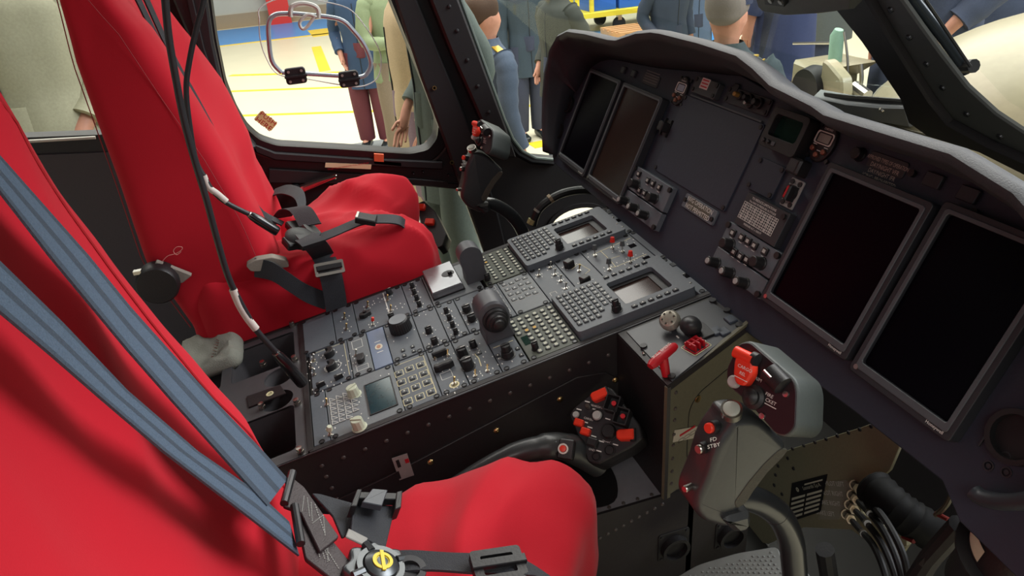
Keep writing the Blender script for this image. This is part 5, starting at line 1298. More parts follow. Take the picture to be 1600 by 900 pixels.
# openings in the cover: grey foam and recline wheel on the inner side
YF_ = 1.418
b = MB(FOAM, frame((1, 0, 0), (0, 0, 1), (0, -1, 0), (0, YF_, 0)))
def fy(px, py, y=YF_): q = aY(px, py, y); return (q.x, q.z)
b.prism(round_poly([fy(*q) for q in ((244, 408), (300, 430), (285, 442), (270, 440), (240, 415))], .003), -.01, .002, .001)
b.build('seat_foam', fs, world=True, props={'label': 'grey foam showing through an opening of the cover'})
b = MB(BLACK, frame((1, 0, 0), (0, 0, 1), (0, -1, 0), (0, 0, 0))); x, z = fy(246, 446, 1.40); b.M = frame((1, 0, 0), (0, 0, 1), (0, -1, 0), (x, 1.43, z)); b.lathe([(.040, 0), (.040, .030), (.036, .036), (.0001, .036)], seg=30); b.use(METAL).box(-.034, -.020, .030, .037, .02, .032); b.build('adjuster_wheel', fs, world=True)
b = MB(mat('pink_thread', '#d89088', .7)); b.tube(spline([aY(*q, 1.415) for q in ((254, 408), (262, 400), (275, 396), (284, 390), (284, 386), (276, 386), (271, 392), (276, 398), (283, 393))], 5), .0006, 5); b.build('loose_thread', fs, world=True)
# harness
def Tp(px, py, t=0):   # top of the far cushion
    return aZ(px, py, 1.615+t)
def strapP(mb, pts, w, wd, t=.003): mb.strap(spline(pts, 5), wd, w, t)
b = MB(WEB)
for a in (0, 1):
    sh = [V((lerp_tab(fx, z)*.55+lerp_tab(fo, z)*.45+.030+off, y, z)) for z, y, off in ()] + [aY(px+a*(16-k*3), py, 1.55+a*.03) for k, (px, py) in enumerate(((190, -50), (216, 0), (258, 85), (297, 150), (338, 220), (372, 275), (402, 325)))] + [Tp(432+a*10, 350, .02)]
    strapP(b, sh, .020, (0.3, 1, 0))
b.build('shoulder_strap', fs, world=True)
def fpart(name, items, m=WEB, lab=None):
    b = MB(m)
    for pts, w, wd in items: strapP(b, pts, w, wd)
    return b.build(name, fs, world=True, props={'label': lab} if lab else None)
fpart('lap_strap', [([Tp(500, 372, .012), Tp(525, 362, .018), Tp(548, 352, .022), Tp(570, 344, .026), Tp(600, 342, .024), Tp(622, 344, .016), Tp(632, 350, .0)], .034, (.25, 1, .2))])
fpart('lap_strap', [([Tp(472, 368, .02), Tp(490, 380, .030), aY(505, 400, 1.45), aY(516, 428, 1.395), aY(522, 455, 1.388), aY(526, 482, 1.388)], .046, (1, .1, .1))])
fpart('lap_strap', [([aY(398, 418, 1.412), aY(425, 424, 1.396), aY(450, 440, 1.388), aY(478, 458, 1.388), aY(508, 470, 1.40)], .040, (.25, .1, 1))])
fpart('lap_strap', [([Tp(425, 302, .02), Tp(445, 296, .04), Tp(466, 303, .045), Tp(472, 322, .03), Tp(470, 335, .02)], .040, (.5, .8, .2)), ([Tp(440, 340, .02), Tp(452, 326, .045), Tp(470, 328, .05), Tp(485, 352, .03)], .05, (.8, -.3, .1))])
b = MB(BLACK)
for q, s_ in (((462, 358), .05), ((487, 362), .045), ((475, 378), .045), ((455, 380), .035)):
    p = Tp(*q, .018); b.box(-s_/2, s_/2, -.014, .014, -.006, .008, .003, M=basis((.3, -.2, 1), (1, .4, 0), p), r=.004)
b.lathe([(.030, -.008), (.030, .006), (.022, .012), (.0001, .013)], seg=24, M=basis((.3, -.3, 1), (1, 0, 0), Tp(468, 372, .020)))
b.build('harness_buckle', fs, world=True)
b = MB(METAL); x = aY(515, 420, 1.392); Mq = basis((0, -.8, .6), (0, 1, .3), x); b.frameP(rrect(-.030, .030, -.014, .014, .003), rrect(-.024, .024, -.008, .008, .002), .0, .008, M=Mq); b.use(BLACK).box(-.026, .026, -.004, .007, .004, .014, .002, M=Mq); b.build('strap_adjuster', fs, world=True, props={'label': 'silver framed black strap adjuster'})
b = MB(BLACK); b.box(-.022, .022, -.013, .013, -.003, .010, .002, M=basis((.2, -.3, 1), (.3, 1, 0), Tp(572, 344, .032)), r=.003); b.use(METAL).box(-.022, -.016, -.011, .011, .008, .012, .001, M=basis((.2, -.3, 1), (.3, 1, 0), Tp(572, 344, .032))); b.build('strap_adjuster', fs, world=True)
b = MB(FOAM, frame((1, 0, 0), (0, 0, 1), (0, -1, 0), (0, 1.405, 0))); b.prism(round_poly([fy(*q, 1.405) for q in ((384, 415), (400, 406), (425, 402), (447, 407), (452, 417), (430, 420), (405, 424), (392, 424))], .004), -.02, .001, .001); b.build('seat_foam', fs, world=True)
# ================================================================ CYCLIC STICKS AND COLLECTIVE LEVERS
GRIP = mat('grip_graphite', '#303233', .38, bump=.06, scale=200, coat=.15)
HEADM = mat('head_grey_green', '#434846', .5, bump=.1, scale=300)
HFACE = mat('head_face_black', '#241a1d', .35)
CY = .52
def cy(px, py, y=CY): return aY(px, py, y)
cs = empty('cyclic_stick', (.46, CY, .80), 'large near cyclic stick with a box head carrying a red CARGO REL guard', 'control stick')
# grip
CX = frame((1, 0, 0), (0, 0, 1), (0, -1, 0), (0, CY, 0))
def c2(px, py): q = cy(px, py); return (q.x, q.z)
gp = round_poly([c2(*q) for q in ((1122, 652), (1128, 640), (1150, 636), (1172, 640), (1185, 650), (1213, 678), (1205, 692), (1180, 715), (1160, 742), (1150, 757), (1140, 772), (1152, 788), (1148, 801), (1118, 806), (1085, 796), (1070, 778), (1072, 762), (1088, 725), (1098, 690), (1108, 670))], .008, 3)
b = MB(GRIP); pillow(b, gp, -.022, .022, .009, 6, M=CX); b.build('grip', cs, world=True, angle=80)
b = MB(mat('grip_texture', '#4c4a40', .6, bump=.9, scale=900)); tp = round_poly([c2(*q) for q in ((1212, 682), (1204, 694), (1180, 718), (1160, 745), (1148, 764), (1134, 774), (1130, 764), (1150, 735), (1175, 705), (1200, 682))], .004); b.prism(tp, .0205, .0228, .0005, M=CX); b.build('grip_texture', cs, world=True, props={'label': 'olive dimpled rubber patch'})
b = MB(GRIP); x, z = c2(1128, 783); b.prism(round_poly([c2(*q) for q in ((1108, 786), (1118, 780), (1150, 772), (1152, 792), (1142, 802), (1128, 805))], .004, 2), .012, .032, .006, M=CX); b.build('guard_shelf', cs, world=True)
# tube
b = MB(mat('tube_satin_black', '#26282a', .3, coat=.3)); L = spline([cy(1128, 778, .53), cy(1160, 776, .53), cy(1192, 786, .53), cy(1218, 806, .53), cy(1234, 838, .53), cy(1240, 875, .53), cy(1242, 940, .53), cy(1236, 1100, .53), V((.47, .53, .80))], 8); b.tube(L, [.0150+.0012*min(1, i/20) for i in range(len(L))], 22); L2 = L[20]; b.tube([L[22], L[23]], .0166, 22); b.build('stick_tube', cs, world=True)
def cbtn(q, r, h, m, ring=None, nrm=(-.5, -.45, .75), y=CY-.016, name='button', lab=None):
    p = cy(*q, y); b = MB(m, basis(nrm, (0, 0, 1), p)); b.lathe([(r, -.008), (r, h-.001), (r*.8, h), (.0001, h)], seg=20)
    if ring: b.use(ring).ring(0, 0, -.008, h*.4, r*1.3, r, 20)
    return b.build(name, cs, world=True, props={'label': lab} if lab else None)
cbtn((1143, 640), .0085, .004, mat('button_pale_green', '#a9ada2', .4), METAL, (-.25, -.3, .9), lab='pale round button on top of the grip')
cbtn((1112, 668), .0055, .007, REDP, DKMET, (-.85, -.3, .35), CY-.008, lab='red side button')
cbtn((1097, 700), .005, .007, METAL, BLACK, (-.9, -.3, .2), CY-.006)
cbtn((1073, 763), .004, .004, METAL, None, (-.9, -.3, .2), CY-.008)
b = MB(WHITE, basis((-.15, -.95, .25), (0, 0, 1), cy(1114, 690, CY-.0225))); b.text('FD', 0, .003, .0062, .0015, .1); b.text('STBY', 0, -.004, .0062, .0015, .1); b.build('print', cs, world=True)
# box head
HNv = V((-.80, -.28, .50)).normalized(); HPp = cy(1190, 610, .495); HMx = basis(HNv, (0, 0, 1), HPp); HIx = HMx.inverted()
def h2(px, py, h=0): q = HIx @ onp(px, py, HPp+HNv*h, HNv); return (q.x, q.y)
hp = round_poly([h2(*q) for q in ((1153, 536), (1172, 531), (1243, 592), (1248, 612), (1246, 668), (1232, 684), (1212, 680), (1172, 634), (1134, 600), (1134, 575))], .006, 4)
b = MB(HEADM); pillow(b, [(x*1.0, y*1.0) for x, y in hp], -.058, 0, .004, 4, M=HMx, both=True); b.use(HFACE).prism(inset_ring(ccw(hp), .002), -.001, .0012, .0006, M=HMx)
b.use(METAL)
for q in ((1229, 616), (1192, 650)): x, y = h2(*q); b.lathe([(.0035, .001), (.003, .003), (.0001, .0035)], x, y, 10, M=HMx)
b.use(WHITE)
ux = V(h2(1220, 640))-V(h2(1190, 612)); ta = math.atan2(ux.y, ux.x)
for s_, q in (('FIRE', (1203, 618)), ('BUCKET', (1201, 626)), ('TRIM', (1184, 592)), ('CW', (1177, 636))): x, y = h2(*q); b.text(s_, x, y, .0050, .0014, ta*.0, M=HMx)
x, y = h2(1200, 632); b.box(x-.010, x+.010, y-.0004, y+.0004, .0012, .0015, M=HMx); b.build('switch_box', cs, world=True)
b = MB(REDP); gpz = [h2(*q, .012) for q in ((1158, 548), (1176, 553), (1178, 566), (1178, 585), (1166, 604), (1152, 600), (1148, 585), (1150, 562))]
b.prism(round_poly(gpz, .004, 3), .004, .016, .002, M=HMx); x, y = h2(1163, 556, .012); b.tube([HMx @ V((x-.011, y, .012)), HMx @ V((x+.011, y, .012))], .0062, 12); b.use(WHITE); x, y = h2(1162, 580, .016); b.text('CARGO', x, y+.003, .0048, .0163, M=HMx); b.text('REL', x, y-.003, .0046, .0163, M=HMx); b.box(x-.008, x+.008, y-.0085, y-.0079, .016, .0163, M=HMx)
b.build('switch_guard', cs, world=True, props={'label': 'red flip guard reading CARGO REL'})
b = MB(BLACK); x, y = h2(1178, 561, .01); b.tube([HMx @ V((x-.002, y, .010)), HMx @ V((x+.004, y, .010))], .0075, 14); b.build('guard_hinge', cs, world=True)
b = MB(mat('button_pearl', '#a7a6a2', .35)); x, y = h2(1145, 596, .006); b.lathe([(.007, 0), (.0065, .006), (.005, .008), (.0001, .008)], x, y, 18, M=HMx); b.build('button', cs, world=True)
b = MB(BLACK); x, y = h2(1173, 620, .008); b.lathe([(.013, 0), (.012, .004), (.0085, .006), (.0085, .010), (.006, .012), (.002, .014), (.0001, .014)], x, y, 28, M=HMx); b.build('trim_hat', cs, world=True)
b = MB(BLACK); x, y = h2(1211, 591, .010); q0, q1 = V(h2(1200, 580, .01)), V(h2(1222, 603, .01)); b.tube([HMx @ V((q0.x, q0.y, .008)), HMx @ V((q1.x, q1.y, .008))], .0105, 16); b.use(METAL).tube([HMx @ V((q0.x, q0.y, .0185)), HMx @ V(((q0.x+q1.x)/2, (q0.y+q1.y)/2, .0185))], .0015, 6); b.build('roller_switch', cs, world=True)
# far stick: the same unit
def copy_tree(o, parent=None, lab=None):
    c = o.copy(); COL.objects.link(c); c.parent = parent; LOCALS[c.name] = LOCALS[o.name].copy()
    for k in list(o.children): copy_tree(k, c)
    return c
fc = copy_tree(cs); dlt = aY(768, 213, 1.60)-HPp
fc.matrix_world = Matrix.Translation(V((.46, CY, .80))+V((dlt.x-.022, 1.60-.495, dlt.z-.0))); LOCALS[fc.name] = fc.matrix_world.copy()
fc['label'] = 'smaller far cyclic stick curving up between the far seat and the instrument panel'
# ---------------- collective levers
def collective(y, faceP, N, outline, K2px, lab, near=True):
    root = empty('collective_lever', (.30, y, 1.0), lab, 'control lever')
    P0 = aY(*faceP, y); NV = V(N).normalized(); M_ = basis(NV, (0, 0, 1), P0); I_ = M_.inverted()
    def g2(px, py, h=0): q = I_ @ onp(px, py, P0+NV*h, NV); return (q.x, q.y)
    ol = round_poly([g2(*q) for q in outline], .005, 4)
    b = MB(BLACK); pillow(b, ol, -.048, 0, .004, 4, M=M_); b.use(mat('lever_face', '#2a292b', .45)).prism(inset_ring(ccw(ol), .002), -.001, .001, .0005, M=M_)
    return root, b, M_, g2
cl, b, M_, g2 = collective(.86, (945, 660), (-.45, -.42, .79), ((889, 648), (897, 636), (935, 606), (945, 602), (957, 607), (1000, 664), (1004, 684), (988, 698), (934, 726), (918, 722), (914, 708)), None, 'black collective lever head with red guards standing between the near seat and console')
b.use(WHITE)
for q in ((905, 640), (918, 628), (930, 640), (915, 660), (922, 668), (935, 655), (950, 655), (940, 690), (936, 705), (930, 712), (962, 695), (948, 640), (950, 668), (928, 682)): x, y = g2(*q); b.box(x-.0045, x+.0045, y-.0009, y+.0009, .001, .0014, M=M_)
for s_, q in (('CARGO', (920, 655)), ('HOIST', (948, 690)), ('GND', (925, 703)), ('SEARCH LT', (934, 636))): x, y = g2(*q); b.text(s_, x, y, .0048, .0015, M=M_)
b.build('lever_head', cl, world=True)
def g3(q, h): x, y = g2(*q, h); return M_ @ V((x, y, h))
def guard(c, w, l, rot, lab='red flip guard'):
    x, y = g2(*c, .012); Mr = M_ @ Matrix.Translation((x, y, 0)) @ Matrix.Rotation(rot, 4, 'Z'); b = MB(REDP, Mr); b.prism(round_poly([(-w/2, -l*.35), (-w*.3, -l/2), (w*.3, -l/2), (w/2, -l*.35), (w/2, l/2), (-w/2, l/2)], .002), .002, .016, .002); b.use(BLACK).tube([V((-w*.6, l*.42, .009)), V((w*.6, l*.42, .009))], .005, 10); b.build('switch_guard', cl, world=True, props={'label': lab})
guard((936, 617), .016, .028, -.9); guard((977, 679), .017, .028, -1.25)
for q in ((904, 660), (914, 674)):
    x, y = g2(*q, .01); b = MB(REDP); b.box(x-.008, x+.008, y-.006, y+.006, .002, .013, .002, M=M_, r=.002); b.build('switch_cap', cl, world=True, props={'label': 'red switch cap'})
for q in ((960, 634), (974, 654)):
    x, y = g2(*q, .004); b = MB(BLACK); b.frameP(rrect(x-.012, x+.012, y-.014, y+.014, .002), rrect(x-.010, x+.010, y-.012, y+.012, .002), .0, .022, M=M_); b.build('switch_well', cl, world=True)
    b = MB(REDD); b.tube([g3(q, .002), g3((q[0]-1, q[1]-4), .018)], [.003, .0042], 8); b.build('toggle_switch', cl, world=True, props={'label': 'small red toggle'})
for q, r_, m_, h_ in (((932, 648), .0085, mat('button_pearl', '#a7a6a2', .35), .006), ((899, 647), .006, mat('button_pearl', '#a7a6a2', .35), .006), ((950, 673), .0125, BLACK, .010), ((952, 703), .008, BLACK, .004), ((931, 713), .0065, BLACK, .004), ((917, 633), .004, METAL, .012)):
    x, y = g2(*q, h_); b = MB(m_); b.lathe([(r_, 0), (r_, h_*.5), (r_*.8, h_), (.0001, h_)], x, y, 20, M=M_); b.use(BLACK).ring(x, y, .001, .003, r_*1.25, r_, 20, M=M_); b.build('button' if h_ < .01 else 'knob', cl, world=True)
x, y = g2(925, 691, .01); b = MB(BLACK); b.box(x-.009, x+.009, y-.007, y+.007, .001, .014, .002, M=M_, r=.002); b.build('square_knob', cl, world=True)
b = MB(GRIP); Lc = [aY(935, 710, .86)+V((0, .0, -.02)), aY(890, 700, .86), aY(850, 698, .86), aY(800, 712, .86), aY(740, 745, .86), aY(660, 800, .86)]; b.tube(spline(Lc, 6), [.024]*7+[.022]*6+[.019]*6+[.018]*12, 18); b.build('lever_tube', cl, world=True)
p = aY(884, 702, .838); b = MB(BLACK, basis((-.4, -.6, .7), (0, 0, 1), p)); b.box(-.012, .014, -.016, .016, -.008, .006, .002, r=.004); b.use(REDP).lathe([(.0055, .006), (.005, .011), (.0001, .0115)], -.003, 0, 16); b.use(METAL).ring(-.003, 0, .005, .0075, .0085, .006, 16); b.build('thumb_switch', cl, world=True, props={'label': 'thumb switch with a small red button'})
# far collective
fl, b, M_, g2 = collective(1.88, (672, 345), (-.35, -.55, .75), ((650, 318), (662, 313), (680, 330), (698, 366), (692, 384), (684, 388), (660, 360)), None, 'small black collective lever head with orange-red guards beyond the far seat')
b.build('lever_head', fl, world=True)
for q in ((657, 323), (671, 346)):
    x, y = g2(*q, .01); b = MB(REDP); b.box(x-.013, x+.013, y-.009, y+.009, .002, .014, .002, M=M_, r=.003); b.build('switch_guard', fl, world=True, props={'label': 'orange-red switch guard'})
b = MB(GRIP); b.tube(spline([aY(675, 360, 1.88)+V((0, 0, -.03)), aY(640, 370, 1.90), aY(590, 400, 1.90), aY(520, 450, 1.90)], 6), .018, 14); b.build('lever_tube', fl, world=True)
# ================================================================ HEADSET CABLES
CBL = mat('cable_jacket', '#262528', .45)
yb = 1.12
def cable(name, pts, ys_, r, lab, sleeve, conn):
    root = empty(name, aY(*pts[-1], ys_[-1]), lab, 'cable'); P3 = [aY(*q, y) for q, y in zip(pts, ys_)]
    b = MB(CBL); b.tube(spline(P3, 8), r, 12); b.build('cord', root, world=True)
    b = MB(mat('white_sleeve', '#c9bfb6', .6)); S3 = [aY(*q, y) for q, y in sleeve]; b.tube(spline(S3, 6), r*1.25, 12); b.build('sleeve', root, world=True, props={'label': 'white label sleeve'})
    b = MB(mat('connector_gloss_black', '#151214', .25, coat=.3)); c0, c1 = (aY(*q, y) for q, y in conn); d = (c1-c0); b.tube([c0, c0+d*.12, c0+d*.35, c0+d*.95, c1], [r*1.1, r*1.7, r*2.0, r*2.1, r*1.9], 16); b.use(METAL).tube([c0+d*.02, c0+d*.10], r*1.35, 12); b.build('connector', root, world=True)
    return root
cable('headset_cable', [(252, -60), (258, 0), (264, 60), (276, 130), (288, 190), (304, 250), (322, 310), (338, 370), (354, 425), (368, 458), (385, 490), (400, 515), (420, 538), (437, 556)], [1.12]*14, .0052, 'long black headset cable with white sleeve hanging before the far seat to the console', [((364, 452), 1.12), ((374, 476), 1.12), ((386, 496), 1.12), ((400, 514), 1.12)], [((430, 550), 1.12), ((474, 600), 1.12)])
cable('headset_cable', [(322, -60), (318, 0), (308, 40), (297, 90), (291, 140), (297, 200), (306, 250), (319, 276), (334, 300), (356, 318), (392, 336)], [1.30]*11, .0045, 'shorter black headset cable with white sleeve ending on the lap of the far seat', [((318, 274), 1.30), ((326, 292), 1.30), ((340, 303), 1.30), ((354, 315), 1.30)], [((388, 334), 1.30), ((434, 362), 1.30)])
# ================================================================ PEOPLE IN THE HANGAR
SKIN = mat('skin', '#c98f78', .55); HAIRG = mat('grey_hair', '#7a706a', .8, bump=.5, scale=200); HAIRB = mat('brown_hair', '#4a3528', .8, bump=.5, scale=200)
SHOE = mat('black_leather_shoe', '#1c2224', .25)
def cloth(n, c, r=.8): return mat(n, c, r, bump=.25, scale=120, var=.08)
def body_mesh(arms):
    vs = [(0, 0, .95)]; ed = []; rad = [(.13, .10)]
    def add(p, r, par): vs.append(p); rad.append(r if isinstance(r, tuple) else (r, r)); ed.append((par, len(vs)-1)); return len(vs)-1
    sp_ = add((0, 0, 1.12), (.125, .09), 0); ch = add((0, .0, 1.34), (.15, .10), sp_); nk = add((0, -.005, 1.50), .052, ch); hb_ = add((0, .01, 1.585), (.066, .078), nk); hm = add((0, .012, 1.65), (.074, .092), hb_); ht = add((0, .0, 1.715), (.058, .072), hm)
    n1 = add((0, .10, 1.63), .013, hm)
    for s in (-1, 1): add((s*.078, .0, 1.63), (.012, .022), hm)
    for s in (-1, 1):
        pose = arms[0 if s < 0 else 1]; sh = add((s*.175, 0, 1.41), .055, ch)
        if pose == 'down': el, wr, ha, fd = (s*.235, -.02, 1.13), (s*.25, .04, .89), (s*.25, .055, .82), V((0, .15, -1))
        elif pose == 'fold': el, wr, ha, fd = (s*.25, .04, 1.14), (s*.07, .22, 1.12), (-s*.01, .23, 1.13), V((-s, .1, 0))
        else: el, wr, ha, fd = (s*.27, -.08, 1.14), (s*.20, .08, .95), (s*.18, .11, .89), V((-s*.3, .5, -.8))
        e = add(el, .042, sh); w = add(wr, .028, e); h = add(ha, (.036, .018), w); fd = fd.normalized(); sd = V((0, 1, 0)) if abs(fd.z) > .5 else V((0, 0, 1))
        for k, l in enumerate((.062, .072, .068, .052)):
            o = V(ha)+sd*(.024-.016*k); a = add(tuple(o+fd*.035), .0095, h); m_ = add(tuple(o+fd*(.035+l*.5)+V((-s*.006, 0, 0))), .0085, a); add(tuple(o+fd*(.035+l)+V((-s*.016, 0, 0))), .007, m_)
        t = add(tuple(V(ha)+sd*.034-fd*.015), .010, h); add(tuple(V(ha)+sd*.048+fd*.025), .009, t)
        hp_ = add((s*.095, 0, .88), .085, 0); k_ = add((s*.10, .015, .49), .055, hp_); an = add((s*.10, -.02, .10), .036, k_); add((s*.115, .10, .045), .034, an)
    return vs, ed, rad
PLAT = []
def person(px, py, dist, z, face, H, label, coat, coatlen, legs, arms=('down', 'down'), hair=None, cap=None, shoe=SHOE, opened=False, extra=None, slim=1.0, axis='y', group=None, lift=0):
    """px,py at plane distance: point of the person's centre at height z"""
    q = aY(px, py, dist) if axis == 'y' else aX(px, py, dist)
    s = H/1.76; root = empty('person', Matrix.Translation((q.x, q.y, lift)) @ Matrix.Rotation(face, 4, 'Z') @ Matrix.Scale(s, 4), label, 'person', group)
    vs, ed, rad = body_mesh(arms); me = bpy.data.meshes.new('body'); me.from_pydata(vs, ed, []); me.materials.append(SKIN)
    o = bpy.data.objects.new('body', me); COL.objects.link(o); o.parent = root; LOCALS[o.name] = Matrix.Identity(4)
    sk_ = o.modifiers.new('skin', 'SKIN'); 
    lay = me.skin_vertices[0].data if me.skin_vertices else None
    if lay is None:
        bm_ = __import__('bmesh').new(); bm_.from_mesh(me); bm_.verts.layers.skin.verify(); bm_.to_mesh(me); bm_.free(); lay = me.skin_vertices[0].data
    for i, r in enumerate(rad): lay[i].radius = (r[0]*slim, r[1]*slim)
    lay[0].use_root = True; sk_.use_smooth_shade = True; ss = o.modifiers.new('sub', 'SUBSURF'); ss.levels = 1; ss.render_levels = 1
    if lift: PLAT.append((q.x, q.y, lift))
    # trousers
    b = MB(legs)
    for sg in (-1, 1):
        b.tube(spline([(sg*.085, 0, .95), (sg*.10, .01, .72), (sg*.10, .02, .50), (sg*.10, 0, .28), (sg*.10, -.015, .09)], 4), [.112*slim-.034*slim*i/16 for i in range(17)], 14)
    b.tube([(0, 0, .84), (0, 0, .92), (0, 0, 1.05)], [.10*slim, .15*slim, .14*slim], 16, flat=.8); b.build('trousers', root)
    for sg in (-1, 1):
        b = MB(shoe); b.rbox((sg*.108, .045, .045), (.095, .27, .09), .04, 8, lambda p: V((p.x*(1-.0*p.y), p.y, p.z*(1-.35*max(0, p.y-.02)/.15)))); b.build('shoe', root)
    # coat
    b = MB(coat); rnd = random.Random(int(px))
    tab = [(coatlen, .205, .155), (.80, .195, .145), (.95, .19, .14), (1.08, .175, .125), (1.25, .20, .135), (1.38, .215, .13), (1.44, .185, .115), (1.49, .10, .085), (1.53, .072, .072)]
    tab = [t for t in tab if t[0] >= coatlen or t[0] == coatlen]; tab.sort(); z0, z1 = tab[0][0], tab[-1][0]
    def cf(u, v):
        zz = z0+(z1-z0)*v; a = 2*math.pi*u; rx_ = lerp_tab([(t[0], t[1]) for t in tab], zz)*slim; ry_ = lerp_tab([(t[0], t[2]) for t in tab], zz)*slim
        w = 1+.05*noise.noise(V((math.cos(a)*2.2, math.sin(a)*2.2, zz*2.2+px)))*(1.6 if zz < 1.2 else .8)+.02*noise.noise(V((math.cos(a)*6, math.sin(a)*6, zz*5+px)))
        return V((rx_*math.cos(a)*w, ry_*math.sin(a)*w, zz))
    b.grid(cf, 48, 40, closeu=True, capv=False)
    for k, sg in enumerate((-1, 1)):
        pose = arms[k]
        if pose == 'down': L = [(sg*.15, 0, 1.43), (sg*.205, 0, 1.36), (sg*.235, -.02, 1.13), (sg*.25, .035, .92)]
        elif pose == 'fold': L = [(sg*.15, 0, 1.43), (sg*.215, 0, 1.36), (sg*.25, .04, 1.14), (sg*.09, .21, 1.12)]
        else: L = [(sg*.15, 0, 1.43), (sg*.215, -.01, 1.36), (sg*.27, -.08, 1.14), (sg*.21, .06, .97)]
        S = spline(L, 7); b.tube(S, [(.074-.026*i/(len(S)-1))*slim*(1+.05*math.sin(i*2.1+px)) for i in range(len(S))], 14)
    b.use(coat)
    co = b.build('coat', root, angle=70)
    if coatlen < .9 or opened:
        b = MB(mat('dark_placket', '#2a2d33', .7)); b.tube([V((0, cf(.25, t).y+.002, z0+(z1-z0)*t)) for t in [k/14 for k in range(13)]], .004, 6); b.build('front_placket', root)
    if hair:
        b = MB(hair); b.rbox((0, -.018, 1.69), (.175, .205, .17), .08, 10, lambda p: V((p.x, p.y-.5*max(0, 1.66-p.z), p.z+.05*max(0, p.y)))); b.build('hair', root)
    if cap:
        b = MB(cap); b.lathe([(.098, 1.685), (.100, 1.72), (.125, 1.755), (.118, 1.775), (.0001, 1.79)], 0, 0, 28); b.build('cap', root)
    if extra: extra(root)
    return root
def epaulettes(root):
    for sg in (-1, 1):
        b = MB(mat('gold_braid', '#c9a53c', .35, .6)); b.rbox((sg*.135, 0, 1.475), (.11, .05, .012), .005, 4, lambda p: V((p.x, p.y, p.z-.35*(abs(p.x)-.135)))); b.build('epaulette', root, props={'label': 'gold epaulette'})
def insignia(root):
    for sg in (-1, 1):
        b = MB(mat('gold_braid', '#c9a53c', .35, .6))
        for k in range(3): b.rbox((sg*(.165+.018*k), -.01, 1.455-.012*k), (.010, .06, .010), .003, 3)
        b.rbox((sg*.135, -.01, 1.475), (.022, .03, .010), .004, 3); b.build('epaulette', root, props={'label': 'gold rank braid'})
NAVY = cloth('navy_uniform', '#4a5568'); DKC = cloth('dark_blue_grey_coat', '#384550'); BLK = cloth('charcoal_coat', '#3b3d38'); PUF = cloth('blue_quilted_coat', '#3a4f6e'); GRN = cloth('olive_green_jacket', '#8d9a76')
BEI = cloth('beige_coat', '#c9b08e'); GRG = cloth('grey_green_trousers', '#555d58'); CRM = cloth('cream_overcoat', '#a9a58c'); NV2 = cloth('navy_overcoat', '#3a4468'); TRN = cloth('navy_trousers', '#3a3f52'); MAR = cloth('maroon_leggings', '#6e3740'); SLT = cloth('slate_overcoat', '#555a58')
person(762, 90, 4.3, 1.4, R(-75), 1.80, 'person in a navy uniform with gold epaulettes seen past the door post', NAVY, .72, TRN, ('down', 'down'), HAIRB, extra=epaulettes)
person(560, 40, 6.9, 1.4, R(160), 1.66, 'person in a blue quilted coat and maroon leggings beyond the door window', PUF, .62, MAR, ('bent', 'bent'), HAIRB, lift=.30)
person(607, 20, 6.0, 1.4, R(200), 1.72, 'person in an olive green jacket between the blue coat and the beige coat', GRN, .80, cloth('grey_brown_trousers', '#8a7a68'), ('bent', 'fold'), HAIRB, lift=.30)
person(650, 110, 3.8, 1.4, R(90), 1.74, 'person in a beige coat cut off by the door window frame', BEI, .38, cloth('mauve_trousers', '#8d7682'), ('down', 'down'), HAIRG, lift=.40)
person(706, 300, 2.75, 1.1, R(100), 1.70, 'person in grey-green coat just outside the lower door window', GRG, .60, GRG, ('bent', 'bent'), HAIRG, slim=.76, lift=.62)
person(823, 100, 7.4, 1.2, R(185), 1.82, 'person in a long dark blue-grey coat and black shoes past the door post', DKC, .66, TRN, ('down', 'down'), HAIRG)
person(788, 60, 8.2, 1.2, R(150), 1.80, 'person in a charcoal coat standing behind the blue-grey coat', BLK, .62, TRN, ('down', 'down'), HAIRB)
person(873, 60, 6.2, 1.3, R(110), 1.78, 'person in a black padded jacket beside the yellow cart', BLK, .70, TRN, ('bent', 'bent'), HAIRB, slim=1.1)
person(1046, 20, 7.0, 1.2, R(190), 1.80, 'person in a navy overcoat right of the yellow cart', cloth('navy_wool', '#353e50'), .60, TRN, ('down', 'bent'), HAIRG, slim=1.1)
person(1086, 10, 7.6, 1.2, R(170), 1.78, 'person in a blue-grey coat half hidden behind the capped officer', cloth('blue_grey_wool', '#5a6a86'), .60, TRN, ('down', 'down'), HAIRG)
person(1136, 48, 3.0, 1.45, R(-50), 1.85, 'person in a dark uniform and peaked cap with gold rank braid on the shoulder', cloth('black_green_uniform', '#343f44'), .74, TRN, ('down', 'down'), HAIRG, cap=cloth('navy_cap', '#2c3450'), extra=insignia)
person(1222, 55, 3.9, 1.4, R(20), 1.88, 'tall person in a navy blue overcoat directly ahead of the windscreen', NV2, .55, TRN, ('down', 'down'), HAIRB, slim=1.1, lift=.6)
person(1285, 60, 4.9, 1.3, R(60), 1.82, 'person in a slate grey overcoat behind the cream equipment', SLT, .55, TRN, ('bent', 'down'), HAIRB, slim=1.3, lift=.6)
person(8, 60, 3.3, 1.4, R(170), 1.84, 'person in a cream buttoned overcoat at the rear window', CRM, .45, CRM, ('bent', 'bent'), HAIRG, slim=1.3, lift=.6)
person(112, 60, 4.3, 1.4, R(200), 1.80, 'person in a slate blue jacket behind the cream overcoat', cloth('slate_blue_jacket', '#56646c'), .70, TRN, ('down', 'down'), HAIRB, slim=1.15, lift=.55)
person(1452, 40, 3.0, 1.3, R(90), 1.84, 'person in a navy coat seen through the starboard windscreen beside the wiper', cloth('dusk_navy_coat', '#3a4256'), .55, TRN, ('bent', 'down'), HAIRG, axis='x', slim=1.25, lift=.6)
